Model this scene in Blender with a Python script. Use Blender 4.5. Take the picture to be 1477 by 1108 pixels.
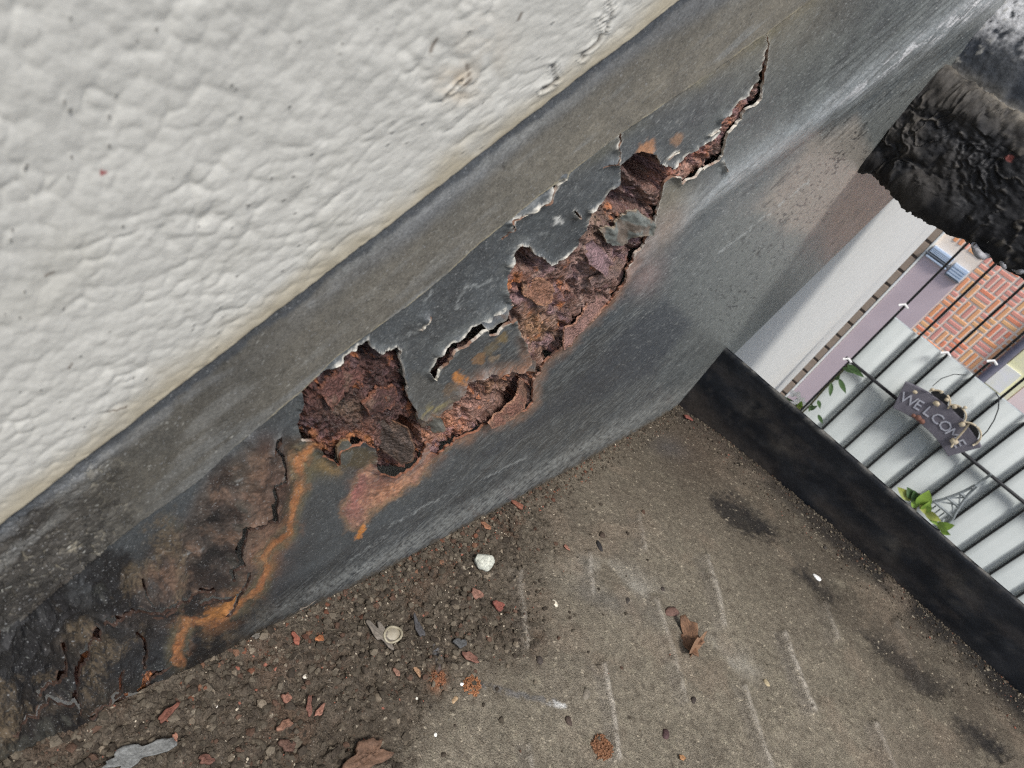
import bpy, math, random
import numpy as np
from mathutils import Matrix, Vector

for o in list(bpy.data.objects):
    bpy.data.objects.remove(o)
S = bpy.context.scene

# ------------------------------------------------------------------ camera, sky, sun, exposure
# World: x = away from the house wall, y = along the stair (forward), z = up; metres, origin at the lens.
Fw = np.array([807., -320., 1000.]); Dn = np.array([-762., 1219., 1000.])
Dn /= np.linalg.norm(Dn); Fw -= Dn * Fw.dot(Dn); Fw /= np.linalg.norm(Fw)
Rt = np.cross(Dn, Fw); Up = -Dn
PC = np.array([738.5, 554.]); FOC = 1000.
cam = bpy.data.cameras.new('camera'); camo = bpy.data.objects.new('camera', cam)
S.collection.objects.link(camo); S.camera = camo
m = Matrix.Identity(4)
for r, ax in enumerate((Rt, Fw, Up)):
    m[r][0] = ax[0]; m[r][1] = -ax[1]; m[r][2] = -ax[2]
camo.matrix_world = m
cam.sensor_width = 36; cam.lens = 36 * FOC / 1477.
cam.clip_start = .004; cam.clip_end = 400
cam.dof.use_dof = True; cam.dof.focus_distance = .22; cam.dof.aperture_fstop = 48

w = bpy.data.worlds.new('World'); S.world = w; w.use_nodes = True
wn = w.node_tree.nodes; wl = w.node_tree.links
sky = wn.new('ShaderNodeTexSky'); sky.sky_type = 'NISHITA'; sky.sun_disc = False
SUN_EL, SUN_AZ = 58., 122.          # azimuth clockwise from +y
sky.sun_elevation = math.radians(SUN_EL); sky.sun_rotation = math.radians(SUN_AZ)
sky.air_density = 1.0; sky.dust_density = 2.5; sky.ozone_density = .6
wl.new(sky.outputs[0], wn['Background'].inputs[0]); wn['Background'].inputs[1].default_value = .092
sl = bpy.data.lights.new('sun', 'SUN'); so = bpy.data.objects.new('sun', sl); S.collection.objects.link(so)
sl.energy = 1.75; sl.angle = math.radians(12); sl.color = (1, .975, .94)
az, el = math.radians(SUN_AZ), math.radians(SUN_EL)
sd = Vector((math.sin(az) * math.cos(el), math.cos(az) * math.cos(el), math.sin(el)))
so.rotation_euler = sd.to_track_quat('Z', 'Y').to_euler(); so.location = sd * 5
S.cycles.use_denoising = False; S.cycles.filter_width = 1.15; S.cycles.sample_clamp_indirect = 4
S.view_settings.view_transform = 'Standard'; S.view_settings.look = 'None'
S.view_settings.exposure = 0.70; S.view_settings.gamma = 1; S.view_settings.use_curve_mapping = False

# ------------------------------------------------------------------ maths helpers
def ray(p):
    v = np.array([p[0] - PC[0], p[1] - PC[1], FOC]); v /= np.linalg.norm(v)
    return np.array([v @ Rt, v @ Fw, v @ Up])
def onx(p, x): r = ray(p); return r * (x / r[0])
def ony(p, y): r = ray(p); return r * (y / r[1])
def onz(p, z): r = ray(p); return r * (z / r[2])
def chart(P):                       # flat tracing chart of a surface (the photograph's own pixels)
    c = P[..., 0, None] * Rt + P[..., 1, None] * Fw + P[..., 2, None] * Up
    z = np.maximum(c[..., 2], 1e-4)
    return PC[0] + FOC * c[..., 0] / z, PC[1] + FOC * c[..., 1] / z
_rs = np.random.RandomState(5)
TAB = [_rs.rand(256, 256).astype(np.float32) for _ in range(24)]
def vnoise(x, y, s):
    T = TAB[s % 24]
    xi = np.floor(x).astype(np.int64); yi = np.floor(y).astype(np.int64)
    fx = x - xi; fy = y - yi
    fx = fx * fx * fx * (fx * (fx * 6 - 15) + 10); fy = fy * fy * fy * (fy * (fy * 6 - 15) + 10)
    x0 = xi & 255; x1 = (xi + 1) & 255; y0 = yi & 255; y1 = (yi + 1) & 255
    a = T[y0, x0]; b = T[y0, x1]; c = T[y1, x0]; d = T[y1, x1]
    return 2 * ((a * (1 - fx) + b * fx) * (1 - fy) + (c * (1 - fx) + d * fx) * fy) - 1
def fbm(x, y, s, octv=4, gain=.5, ridge=False):
    t = 0; a = 1.; n = 0
    for k in range(octv):
        v = vnoise(x + 17.3 * k, y - 9.1 * k, s + k)
        if ridge: v = 1 - 2 * np.abs(v)
        t = t + a * v; n += a; a *= gain
        x, y = (x * .8 - y * .6) * 2.03, (x * .6 + y * .8) * 2.03
    return t / n
def worley(x, y, s):
    T = TAB[s % 24]; U = TAB[(s + 7) % 24]; V = TAB[(s + 3) % 24]
    xi = np.floor(x).astype(np.int64); yi = np.floor(y).astype(np.int64)
    f1 = np.full(x.shape, 9.); f2 = f1.copy(); idv = np.zeros(x.shape)
    for dy in (-1, 0, 1):
        for dx in (-1, 0, 1):
            a = (xi + dx) & 255; b = (yi + dy) & 255
            d = np.hypot(xi + dx + T[b, a] - x, yi + dy + U[b, a] - y)
            n = d < f1
            f2 = np.where(n, f1, np.minimum(f2, d)); idv = np.where(n, V[b, a], idv); f1 = np.where(n, d, f1)
    return f1, f2, idv
def sst(a, b, v):
    t = np.clip((v - a) / (b - a), 0, 1); return t * t * (3 - 2 * t)
def sdf_poly(X, Y, poly, pad=70.):
    """signed distance (negative inside), clamped to pad far away"""
    P = np.array(poly, float); out = np.full(X.shape, pad)
    sel = (X > P[:, 0].min() - pad) & (X < P[:, 0].max() + pad) & (Y > P[:, 1].min() - pad) & (Y < P[:, 1].max() + pad)
    x = X[sel]; y = Y[sel]
    if x.size == 0: return out
    d = np.full(x.shape, 1e9); ins = np.zeros(x.shape, bool)
    n = len(P)
    for i in range(n):
        ax, ay = P[i]; bx, by = P[(i + 1) % n]
        ex, ey = bx - ax, by - ay; L = ex * ex + ey * ey + 1e-9
        t = np.clip(((x - ax) * ex + (y - ay) * ey) / L, 0, 1)
        d = np.minimum(d, (x - ax - t * ex) ** 2 + (y - ay - t * ey) ** 2)
        if ay != by:
            c = (ay > y) != (by > y)
            ins ^= c & (x < ax + (y - ay) * ex / ey)
    d = np.sqrt(d); out[sel] = np.minimum(np.where(ins, -d, d), pad)
    return out
def dist_line(X, Y, pts, pad=60.):
    P = np.array(pts, float); out = np.full(X.shape, pad)
    sel = (X > P[:, 0].min() - pad) & (X < P[:, 0].max() + pad) & (Y > P[:, 1].min() - pad) & (Y < P[:, 1].max() + pad)
    x = X[sel]; y = Y[sel]
    if x.size == 0: return out
    d = np.full(x.shape, 1e9)
    for i in range(len(P) - 1):
        ax, ay = P[i]; ex, ey = P[i + 1] - P[i]; L = ex * ex + ey * ey + 1e-9
        t = np.clip(((x - ax) * ex + (y - ay) * ey) / L, 0, 1)
        d = np.minimum(d, (x - ax - t * ex) ** 2 + (y - ay - t * ey) ** 2)
    out[sel] = np.minimum(np.sqrt(d), pad)
    return out
def blob(X, Y, cx, cy, rx, ry=None, ang=0.):
    ry = ry or rx; a = math.radians(ang); c, s = math.cos(a), math.sin(a)
    u = ((X - cx) * c + (Y - cy) * s) / rx; v = (-(X - cx) * s + (Y - cy) * c) / ry
    return np.exp(-(u * u + v * v))
EXPW = .74
def alb(r, g, b):                   # photograph's sRGB value of a neutral lit patch -> base colour
    v = np.array([r, g, b], float) / 255
    v = np.where(v <= .04045, v / 12.92, ((v + .055) / 1.055) ** 2.4)
    return np.minimum(v / EXPW, .85)
def mix(c, m, col):
    m = np.asarray(m)[..., None]; return c * (1 - m) + np.asarray(col) * m

# ------------------------------------------------------------------ object helpers
COL = S.collection
def tag(o, label=None, cat=None, group=None, kind=None):
    if label: o['label'] = label
    if cat: o['category'] = cat
    if group: o['group'] = group
    if kind: o['kind'] = kind
    return o
def empty(name, loc=(0, 0, 0)):
    o = bpy.data.objects.new(name, None); COL.objects.link(o); o.location = loc; o.empty_display_size = .02
    return o
def link(name, me, mat=None, parent=None):
    o = bpy.data.objects.new(name, me); COL.objects.link(o)
    if mat and not me.materials: me.materials.append(mat)
    if parent:
        o.parent = parent
        o.matrix_parent_inverse = Matrix.Translation(parent.location).inverted()
    return o
def raw_mesh(name, V, F, smooth=True):
    """V (n,3); F (m,4) or (m,3) int array"""
    me = bpy.data.meshes.new(name); V = np.asarray(V, np.float32); F = np.asarray(F, np.int32)
    k = F.shape[1]
    me.vertices.add(len(V)); me.vertices.foreach_set('co', V.ravel())
    me.loops.add(F.size); me.loops.foreach_set('vertex_index', F.ravel())
    me.polygons.add(len(F)); me.polygons.foreach_set('loop_start', np.arange(0, F.size, k, dtype=np.int32))
    me.polygons.foreach_set('use_smooth', np.full(len(F), smooth))
    me.update(calc_edges=True)
    return me
def set_col(me, C, R=None):
    n = len(me.vertices)
    a = me.color_attributes.new('Col', 'FLOAT_COLOR', 'POINT')
    c = np.ones((n, 4), np.float32); c[:, :3] = C
    a.data.foreach_set('color', c.ravel())
    if R is not None:
        b = me.attributes.new('rgh', 'FLOAT', 'POINT'); b.data.foreach_set('value', np.asarray(R, np.float32).ravel())
def py_mesh(name, V, F, smooth=False):
    me = bpy.data.meshes.new(name); me.from_pydata([tuple(v) for v in V], [], [tuple(f) for f in F]); me.update()
    if smooth: me.polygons.foreach_set('use_smooth', [True] * len(me.polygons))
    return me
def box(name, lo, hi, mat, parent=None, bev=0.):
    (a, b, c), (d, e, f) = lo, hi
    V = [(a, b, c), (d, b, c), (d, e, c), (a, e, c), (a, b, f), (d, b, f), (d, e, f), (a, e, f)]
    F = [(0, 3, 2, 1), (4, 5, 6, 7), (0, 1, 5, 4), (1, 2, 6, 5), (2, 3, 7, 6), (3, 0, 4, 7)]
    me = py_mesh(name, V, F); o = link(name, me, mat, parent)
    if bev:
        md = o.modifiers.new('bevel', 'BEVEL'); md.width = bev; md.segments = 2
    return o
def tube(pts, rad, seg=8, cap=True):
    P = np.array(pts, float); n = len(P); rad = np.full(n, rad) if np.isscalar(rad) else np.array(rad, float)
    T = np.gradient(P, axis=0); T /= np.linalg.norm(T, axis=1)[:, None]
    ref = np.array([0, 0, 1.]) if abs(T[0][2]) < .8 else np.array([1., 0, 0])
    V = []; F = []
    for i in range(n):
        a = np.cross(T[i], ref); a /= np.linalg.norm(a); b = np.cross(T[i], a)
        for k in range(seg):
            t = 2 * math.pi * k / seg
            V.append(P[i] + rad[i] * (math.cos(t) * a + math.sin(t) * b))
    for i in range(n - 1):
        for k in range(seg):
            F.append((i * seg + k, i * seg + (k + 1) % seg, (i + 1) * seg + (k + 1) % seg, (i + 1) * seg + k))
    if cap:
        F.append(tuple(range(seg))); F.append(tuple((n - 1) * seg + k for k in reversed(range(seg))))
    return V, F
def join(parts):
    V = []; F = []
    for v, f in parts:
        o = len(V); V += list(v); F += [tuple(i + o for i in q) for q in f]
    return V, F

# ------------------------------------------------------------------ materials
def mat_col(name, rough=.7, fine=.12, fscale=900, bump=.25, bscale=2500, bdist=.0003, spec=.4, use_rgh=True, specks=()):
    """base colour from the traced paint/rust/dirt map, broken up with fine procedural grain"""
    M = bpy.data.materials.new(name); M.use_nodes = True; N = M.node_tree.nodes; L = M.node_tree.links
    b = N['Principled BSDF']; b.inputs['Specular IOR Level'].default_value = spec
    at = N.new('ShaderNodeAttribute'); at.attribute_name = 'Col'
    tc = N.new('ShaderNodeTexCoord')
    n1 = N.new('ShaderNodeTexNoise'); n1.inputs['Scale'].default_value = fscale; n1.inputs['Detail'].default_value = 6
    n1.inputs['Roughness'].default_value = .65
    L.new(tc.outputs['Object'], n1.inputs['Vector'])
    mr = N.new('ShaderNodeMapRange'); mr.inputs[1].default_value = .25; mr.inputs[2].default_value = .75
    mr.inputs[3].default_value = 1 - fine * 2; mr.inputs[4].default_value = 1 + fine * 2
    L.new(n1.outputs['Fac'], mr.inputs[0])
    n3 = N.new('ShaderNodeTexNoise'); n3.inputs['Scale'].default_value = fscale * .22; n3.inputs['Detail'].default_value = 8; n3.inputs['Roughness'].default_value = .72
    L.new(tc.outputs['Object'], n3.inputs['Vector'])
    m3 = N.new('ShaderNodeMapRange'); m3.inputs[1].default_value = .3; m3.inputs[2].default_value = .7
    m3.inputs[3].default_value = 1 - fine; m3.inputs[4].default_value = 1 + fine; L.new(n3.outputs['Fac'], m3.inputs[0])
    mm = N.new('ShaderNodeMath'); mm.operation = 'MULTIPLY'; L.new(mr.outputs[0], mm.inputs[0]); L.new(m3.outputs[0], mm.inputs[1])
    mx = N.new('ShaderNodeVectorMath'); mx.operation = 'SCALE'
    L.new(at.outputs['Color'], mx.inputs[0]); L.new(mm.outputs[0], mx.inputs['Scale'])
    src = mx.outputs[0]
    for k, (sc, th, colr, amt) in enumerate(specks):
        ns = N.new('ShaderNodeTexNoise'); ns.inputs['Scale'].default_value = sc; ns.inputs['Detail'].default_value = 3; L.new(tc.outputs['Object'], ns.inputs['Vector'])
        ms = N.new('ShaderNodeMapRange'); ms.inputs[1].default_value = th; ms.inputs[2].default_value = th + .05; ms.inputs[3].default_value = 0; ms.inputs[4].default_value = amt; L.new(ns.outputs['Fac'], ms.inputs[0])
        mxs = N.new('ShaderNodeMix'); mxs.data_type = 'RGBA'; L.new(ms.outputs[0], mxs.inputs[0]); L.new(src, mxs.inputs[6]); mxs.inputs[7].default_value = (*colr, 1); src = mxs.outputs[2]
    L.new(src, b.inputs['Base Color'])
    if use_rgh:
        ar = N.new('ShaderNodeAttribute'); ar.attribute_name = 'rgh'; L.new(ar.outputs['Fac'], b.inputs['Roughness'])
    else: b.inputs['Roughness'].default_value = rough
    n2 = N.new('ShaderNodeTexNoise'); n2.inputs['Scale'].default_value = bscale; n2.inputs['Detail'].default_value = 5
    L.new(tc.outputs['Object'], n2.inputs['Vector'])
    bp = N.new('ShaderNodeBump'); bp.inputs['Strength'].default_value = bump; bp.inputs['Distance'].default_value = bdist
    L.new(n2.outputs['Fac'], bp.inputs['Height']); L.new(bp.outputs[0], b.inputs['Normal'])
    return M
def mat_plain(name, c1, c2, scale=300, rough=.6, spec=.4, bump=.2, bscale=900, bdist=.0006, metal=0., trans=0., detail=5):
    M = bpy.data.materials.new(name); M.use_nodes = True; N = M.node_tree.nodes; L = M.node_tree.links
    b = N['Principled BSDF']; b.inputs['Specular IOR Level'].default_value = spec; b.inputs['Roughness'].default_value = rough
    b.inputs['Metallic'].default_value = metal
    tc = N.new('ShaderNodeTexCoord'); n1 = N.new('ShaderNodeTexNoise'); n1.inputs['Scale'].default_value = scale
    n1.inputs['Detail'].default_value = detail; n1.inputs['Roughness'].default_value = .6
    L.new(tc.outputs['Object'], n1.inputs['Vector'])
    cr = N.new('ShaderNodeValToRGB'); cr.color_ramp.elements[0].position = .32; cr.color_ramp.elements[1].position = .68
    cr.color_ramp.elements[0].color = (*c1, 1); cr.color_ramp.elements[1].color = (*c2, 1)
    L.new(n1.outputs['Fac'], cr.inputs[0]); L.new(cr.outputs[0], b.inputs['Base Color'])
    if bump:
        n2 = N.new('ShaderNodeTexNoise'); n2.inputs['Scale'].default_value = bscale; n2.inputs['Detail'].default_value = 5
        L.new(tc.outputs['Object'], n2.inputs['Vector'])
        bp = N.new('ShaderNodeBump'); bp.inputs['Strength'].default_value = bump; bp.inputs['Distance'].default_value = bdist
        L.new(n2.outputs['Fac'], bp.inputs['Height']); L.new(bp.outputs[0], b.inputs['Normal'])
    if trans: b.inputs['Transmission Weight'].default_value = trans
    return M
def A(*c): return tuple(alb(*c))
M_skin = mat_col('painted_steel', fine=.2, fscale=1900, bump=.5, bscale=2400, bdist=.00014, spec=.42, specks=((1700, .665, (.36, .37, .37), .55), (1300, .66, (.02, .021, .023), .5), (3200, .66, (.5, .5, .48), .5)))
M_rust = mat_col('rusted_steel', fine=.38, fscale=1500, bump=1., bscale=1300, bdist=.0012, spec=.6)
M_stucco = mat_col('stucco', fine=.035, fscale=900, bump=.3, bscale=1800, bdist=.0002, spec=.25)
M_dirt = mat_col('dirt', fine=.36, fscale=2000, bump=1., bscale=1900, bdist=.0009, spec=.15, specks=((1900, .66, (.36, .33, .28), .6), (1500, .655, (.03, .026, .022), .6)))
M_tread = mat_col('black_painted_tread', fine=.2, fscale=700, bump=.4, bscale=1200, bdist=.0003, spec=.4)
M_chip = mat_col('chip', fine=.22, fscale=1500, bump=.6, bscale=2000, bdist=.0004, spec=.3, use_rgh=False, rough=.8)
M_crumb = mat_col('crumb', fine=.2, fscale=2500, bump=.5, bscale=3500, bdist=.0003, spec=.2, use_rgh=False, rough=.95)

# ------------------------------------------------------------------ ground (far below, out to the horizon)
M_ground = mat_plain('paving', (.16, .15, .135), (.26, .245, .22), scale=6, rough=.9, bump=.3, bscale=40, bdist=.01)
gm = py_mesh('ground', [(-150, -150, -2.3), (150, -150, -2.3), (150, 150, -2.3), (-150, 150, -2.3)], [(0, 1, 2, 3)])
tag(link('ground', gm, M_ground), kind='structure')

# ------------------------------------------------------------------ house wall
XS = -.060                                      # face of the stringer
def zw(y): return -.0094 + .887 * (y - .1144)   # lower edge of the stucco along the stringer
def zl(y): return -.179 + 1.30 * (y - .425)     # lower edge of the stringer
wall = tag(empty('house_wall', (-.08, .6, -2.3)), 'white painted stucco house wall beside the rusty stair stringer', 'wall')
M_wallfar = mat_plain('wall_paint', A(182, 182, 178), A(190, 190, 186), scale=60, rough=.8, bump=.25, bscale=120, bdist=.0015)
box('wall_body', (-.35, -.6, -2.3), (-.085, 1.55, 2.2), M_wallfar, wall)

def grid_faces(nr, nc):
    i = np.arange(nr * nc).reshape(nr, nc)
    return np.stack([i[:-1, :-1].ravel(), i[:-1, 1:].ravel(), i[1:, 1:].ravel(), i[1:, :-1].ravel()], 1)
# stucco coat: visible relief as real mesh
nc, nr = 560, 390
y = np.exp(np.linspace(math.log(.014), math.log(.42), nc))
vv = np.linspace(0, 1, nr) ** 1.15
Y, Vv = np.meshgrid(y, vv)
edge = zw(Y)
top = np.maximum(.035, edge + .03)
Z = edge + (top - edge) * Vv
PX, PY = chart(np.stack([np.full_like(Y, XS + .001), Y, Z], -1))
ah = Y * .748 + Z * .664; bh = -Y * .664 + Z * .748     # along / across the slope, metres
de = (Z - edge) * .748                                   # distance above the coat's lower edge
jag = .0006 * fbm(ah * 260, bh * 40, 2, 4) + .0005 * fbm(ah * 60, bh * 9, 5, 2)
Z = Z + jag * np.exp(-de / .002)
wx, wy = fbm(ah * 200, bh * 200, 1, 3), fbm(ah * 200, bh * 200, 4, 3)
f1, f2, _ = worley((ah + .0010 * wx) * 480, (bh + .0010 * wy) * 480, 3)
g1, g2, _ = worley((ah + .0008 * wy) * 900 + 9, (bh + .0008 * wx) * 900, 6)
amp = .4 + .6 * sst(-.5, .5, fbm(ah * 80, bh * 80, 8, 2))
val = sst(.45, .0, f2 - f1) ** 1.5 * sst(.0, .6, fbm(ah * 230, bh * 230, 14, 3))
H = (.00036 * amp * (1 - np.clip(f1, 0, 1) ** 2 * 1.25) + .00013 * (1 - g1 ** 2) * amp - .00013 * val
     + .00022 * fbm(ah * 130, bh * 130, 9, 4) + .00005 * fbm(ah * 1500, bh * 1500, 11, 3))
H = 1.1 * H * (.45 + .55 * sst(0, .006, de)) + .0009
H = H * sst(-.0002, .0007, de) + .0004 * sst(-.0004, .0002, de)
X = XS + H
C = np.broadcast_to(alb(171, 170, 163), X.shape + (3,)).copy()
n = fbm(ah * 70, bh * 90, 12, 4)
C = mix(C, .35 * sst(.1, .7, n), alb(160, 158, 148))
C = mix(C, .75 * sst(.007, .0, de + .003 * fbm(ah * 160, bh * 160, 13, 4)), alb(150, 140, 116))
C = mix(C, .55 * sst(.0016, .0, de + .001 * n) * sst(-.3, .4, fbm(ah * 400, bh * 400, 15, 3)), alb(105, 94, 76))
st = np.exp(-(((PX - 655) / 26) ** 2 + ((PY - 118) / 24) ** 2)) + .6 * np.exp(-(((PX - 690) / 40) ** 2 + ((PY - 70) / 50) ** 2)) * .5
C = mix(C, .6 * np.clip(st, 0, 1) * sst(-.5, .5, fbm(PX * .05, PY * .05, 2, 4)), alb(165, 145, 115))
# scattered dirt specks on the paint
rs = np.random.RandomState(11)
spk = [(353, 291, 4.2), (165, 136, 3), (96, 22, 3), (428, 54, 3), (36, 235, 3.2), (100, 224, 2.5), (338, 124, 3), (315, 177, 2.2), (300, 190, 2), (118, 107, 2),
       (245, 315, 2), (283, 322, 2), (388, 253, 2), (491, 59, 2.4), (487, 73, 2.4), (693, 145, 2.4), (563, 171, 2), (344, 165, 2), (212, 44, 2)]
for i in range(320):
    spk.append((rs.rand() * 900, rs.rand() * 700, .8 + .9 * rs.rand()))
for (sx, sy, sr) in spk:
    sub = (np.abs(PX - sx) < 9) & (np.abs(PY - sy) < 9)
    if sub.any():
        mk = sst(sr, sr * .5, np.hypot(PX[sub] - sx, (PY[sub] - sy) * 1.2))
        C[sub] = mix(C[sub], mk * .9, alb(52, 50, 48)); X[sub] += mk * .0002
sub = np.hypot(PX - 146, PY - 246) < 4; C[sub] = alb(130, 60, 60)
for pts, wd in (([(624, 50), (620, 62), (617, 76)], 1.3), ([(64, 395), (72, 390), (76, 387)], 1.2), ([(101, 520), (97, 528)], 1.4),
                ([(749, 16), (744, 27)], 1.3), ([(668, 90), (672, 98), (672, 115), (664, 118)], 1.6), ([(150, 590), (180, 582)], 1.0)):
    d = dist_line(PX, PY, pts, 8); C = mix(C, .8 * sst(wd, wd * .4, d), alb(75, 62, 50))
# peeled spots near the edge: cracked coat
for pts, wd in (([(793, 92), (797, 108), (800, 112), (790, 122), (778, 126)], 3.0), ([(872, 0), (878, 14), (872, 34), (868, 40), (860, 22)], 2.2),
                ([(868, 42), (858, 58), (850, 66), (838, 74), (836, 82)], 2.6), ([(315, 690 - 40), (300, 660)], 1), ([(660, 112), (650, 122), (640, 130), (634, 142)], 1.6)):
    d = dist_line(PX, PY, pts, 12); mk = sst(wd, wd * .45, d)
    C = mix(C, mk, alb(48, 42, 38)); X = X - .0007 * mk + .00025 * np.exp(-((d - wd * 1.8) / 2.5) ** 2) * (PX < 900)
me = raw_mesh('stucco_coat', np.stack([X, Y, Z], -1).reshape(-1, 3), grid_faces(nr, nc)[:, ::-1])
set_col(me, C.reshape(-1, 3), np.full(nr * nc, .75)); link('stucco_coat', me, M_stucco, wall)
# the rest of the coat, outside the detailed part, as a slab set back a touch
M_stfar = mat_plain('stucco_rest', A(182, 181, 175), A(190, 189, 183), scale=80, rough=.7, bump=.5, bscale=160, bdist=.002)
V = []; ys = np.linspace(-.5, 1.54, 14)
for yy in ys: V += [(-.0606, yy, zw(yy) + .008), (-.0606, yy, 2.2), (-.0845, yy, zw(yy) + .008), (-.0845, yy, 2.2)]
F = []
for i in range(len(ys) - 1):
    a = i * 4; b = a + 4
    F += [(a, b, b + 1, a + 1), (a + 2, b + 2, b, a), (a + 1, b + 1, b + 3, a + 3)]
link('stucco_rest', py_mesh('stucco_rest', V, F), M_stfar, wall)

# ------------------------------------------------------------------ stringer traced outlines
HOLE_A = [(430, 631), (426, 608), (432, 592), (434, 570), (433, 557), (441, 547), (454, 540), (470, 527), (489, 516), (508, 502), (529, 486), (533, 500), (544, 504), (565, 502), (569, 496), (575, 502), (576, 516), (581, 546), (587, 557), (587, 570), (595, 584), (599, 596), (600, 606), (608, 618), (612, 640), (606, 658), (592, 672), (581, 678), (560, 684), (540, 676), (536, 640), (520, 634), (510, 640), (487, 652), (484, 668), (474, 656), (462, 655), (458, 640), (448, 630)]
HOLE_B = [(736, 450), (730, 434), (726, 422), (723, 410), (728, 399), (730, 385), (730, 379), (740, 361), (749, 350), (759, 349), (769, 363), (781, 369), (789, 381), (797, 379), (814, 369), (830, 353), (832, 341), (840, 328), (843, 312), (847, 299), (862, 287), (874, 269), (888, 257), (891, 242), (888, 233), (900, 229), (912, 219), (927, 216), (942, 220), (949, 233), (960, 236), (966, 239), (975, 230), (996, 213), (1008, 207), (1025, 195), (1033, 187), (1037, 165), (1055, 154), (1061, 143), (1076, 132), (1091, 114), (1091, 102), (1100, 87), (1104, 66), (1104, 49), (1108, 64), (1106, 85), (1100, 105), (1097, 126), (1088, 144), (1073, 153), (1067, 171), (1046, 189), (1042, 213), (1034, 230), (1013, 242), (982, 262), (978, 254), (966, 253), (957, 260), (954, 275), (950, 293), (946, 305), (944, 317), (938, 332), (930, 340), (926, 351), (915, 363), (909, 375), (901, 385), (897, 401), (891, 416), (885, 428), (875, 440), (860, 452), (846, 464), (830, 477), (826, 487), (812, 501), (791, 517), (779, 530), (779, 537), (768, 551), (765, 578), (752, 592), (725, 605), (692, 613), (684, 616), (672, 626), (656, 632), (648, 624), (648, 608), (646, 592), (649, 584), (660, 567), (673, 551), (695, 540), (708, 535), (722, 540), (736, 534), (752, 536), (760, 530), (766, 522), (762, 508), (757, 495), (749, 483), (743, 468), (738, 458)]
SLIT = [(616, 534), (622, 521), (630, 505), (641, 491), (660, 478), (673, 464), (690, 456), (700, 451), (709, 443), (725, 435), (734, 432), (736, 451), (730, 459), (709, 473), (698, 475), (694, 467), (687, 473), (673, 483), (660, 494), (644, 508), (638, 519), (630, 527), (623, 543)]
HOLE_F = [(616, 644), (624, 638), (639, 629), (636, 644), (630, 654), (619, 652)]
HOLE_G = [(394, 628), (402, 626), (404, 634), (398, 641), (390, 648), (384, 648), (388, 638)]
HOLE_H = [(199, 995), (213, 972), (236, 961), (246, 958), (234, 970), (222, 982), (214, 994), (236, 993), (246, 983), (244, 995), (222, 1006), (177, 1011), (181, 1003)]
HOLE_J = [(598, 598), (612, 606), (632, 600), (650, 584), (660, 600), (664, 624), (650, 634), (634, 640), (618, 640), (606, 630), (600, 614)]
HOLE_K = [(418, 640), (432, 628), (446, 630), (452, 642), (444, 652), (430, 650)]
CRACKS = [([(60, 1010), (84, 990), (96, 960), (92, 930)], 1.6), ([(190, 905), (206, 920), (214, 944), (210, 965)], 1.6), ([(176, 1011), (160, 1030), (150, 1052)], 1.6), ([(20, 1060), (48, 1040), (73, 1015)], 1.3), ([(217, 867), (206, 850), (204, 832)], 1.1),
          ([(398, 645), (405, 655), (406, 664), (406, 688), (388, 691), (385, 710), (387, 737), (366, 740), (345, 747), (339, 764), (334, 783), (341, 802), (329, 813), (330, 825)], 2.3),
          ([(147, 890), (160, 884), (185, 872), (217, 867), (258, 856), (269, 860), (280, 851), (302, 842)], 2.2),
          ([(287, 867), (302, 853), (337, 851), (350, 832), (354, 818)], 1.6), ([(337, 851), (345, 848), (337, 867), (323, 878)], 1.9), ([(258, 856), (240, 868), (214, 880)], 1.3),
          ([(140, 904), (125, 928), (118, 954), (109, 972), (107, 995), (105, 1006), (73, 1015)], 2.2), ([(107, 1006), (116, 1026)], 1.8),
          ([(129, 1031), (147, 1017), (158, 1009), (166, 1003)], 1.8), ([(158, 1053), (164, 1017), (172, 990), (174, 966)], 2.2),
          ([(811, 253), (799, 263), (790, 278), (779, 290)], 1.6), ([(774, 291), (757, 303), (734, 317)], .9),
          ([(894, 186), (891, 198), (893, 202), (888, 211), (891, 226)], 1.2), ([(615, 451), (610, 458), (603, 471)], 1.0), ([(862, 238), (880, 231), (888, 233)], .9),
          ([(1034, 187), (1040, 180), (1020, 192)], .8), ([(960, 228), (968, 220), (975, 215)], .9), ([(823, 300), (828, 306)], 1.2),
          ([(735, 322), (730, 335), (722, 342)], 1.0), ([(1042, 232), (1044, 243)], .7)]
DEEP = [([(896, 232), (912, 222), (930, 220), (946, 232), (954, 242), (953, 270), (936, 274), (922, 262), (908, 246)], .0045),
        ([(733, 383), (741, 364), (752, 353), (764, 366), (770, 384), (758, 392), (744, 386)], .004),
        ([(688, 612), (706, 597), (726, 584), (740, 566), (748, 548), (760, 536), (772, 538), (764, 552), (762, 572), (750, 588), (722, 602), (700, 608)], .0055),
        ([(786, 516), (802, 498), (818, 482), (828, 480), (822, 490), (806, 504), (790, 520)], .004),
        ([(434, 600), (437, 570), (436, 556), (448, 548), (480, 524), (500, 512), (500, 524), (470, 544), (446, 570), (442, 600)], .0016),
        ([(530, 492), (545, 506), (570, 500), (575, 514), (545, 516), (500, 524), (505, 508)], .003),
        ([(586, 612), (598, 618), (608, 640), (600, 656), (588, 664), (590, 640)], .004),
        ([(852, 300), (880, 272), (910, 262), (946, 292), (938, 306), (900, 306), (868, 322)], .0016)]
SEAM = [(1600, -330), (1150, 8), (1080, 60), (990, 122), (890, 190), (820, 243), (745, 300), (690, 345), (640, 390), (580, 440), (545, 463), (480, 510), (430, 560), (370, 610), (340, 635), (280, 690), (200, 745), (150, 785), (60, 862), (0, 912), (-60, 960)]
RIDGE = [(1500, -55), (1400, 12), (1300, 80), (1200, 150), (1100, 225), (1000, 298), (950, 345), (905, 392), (860, 432), (820, 480)]
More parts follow.
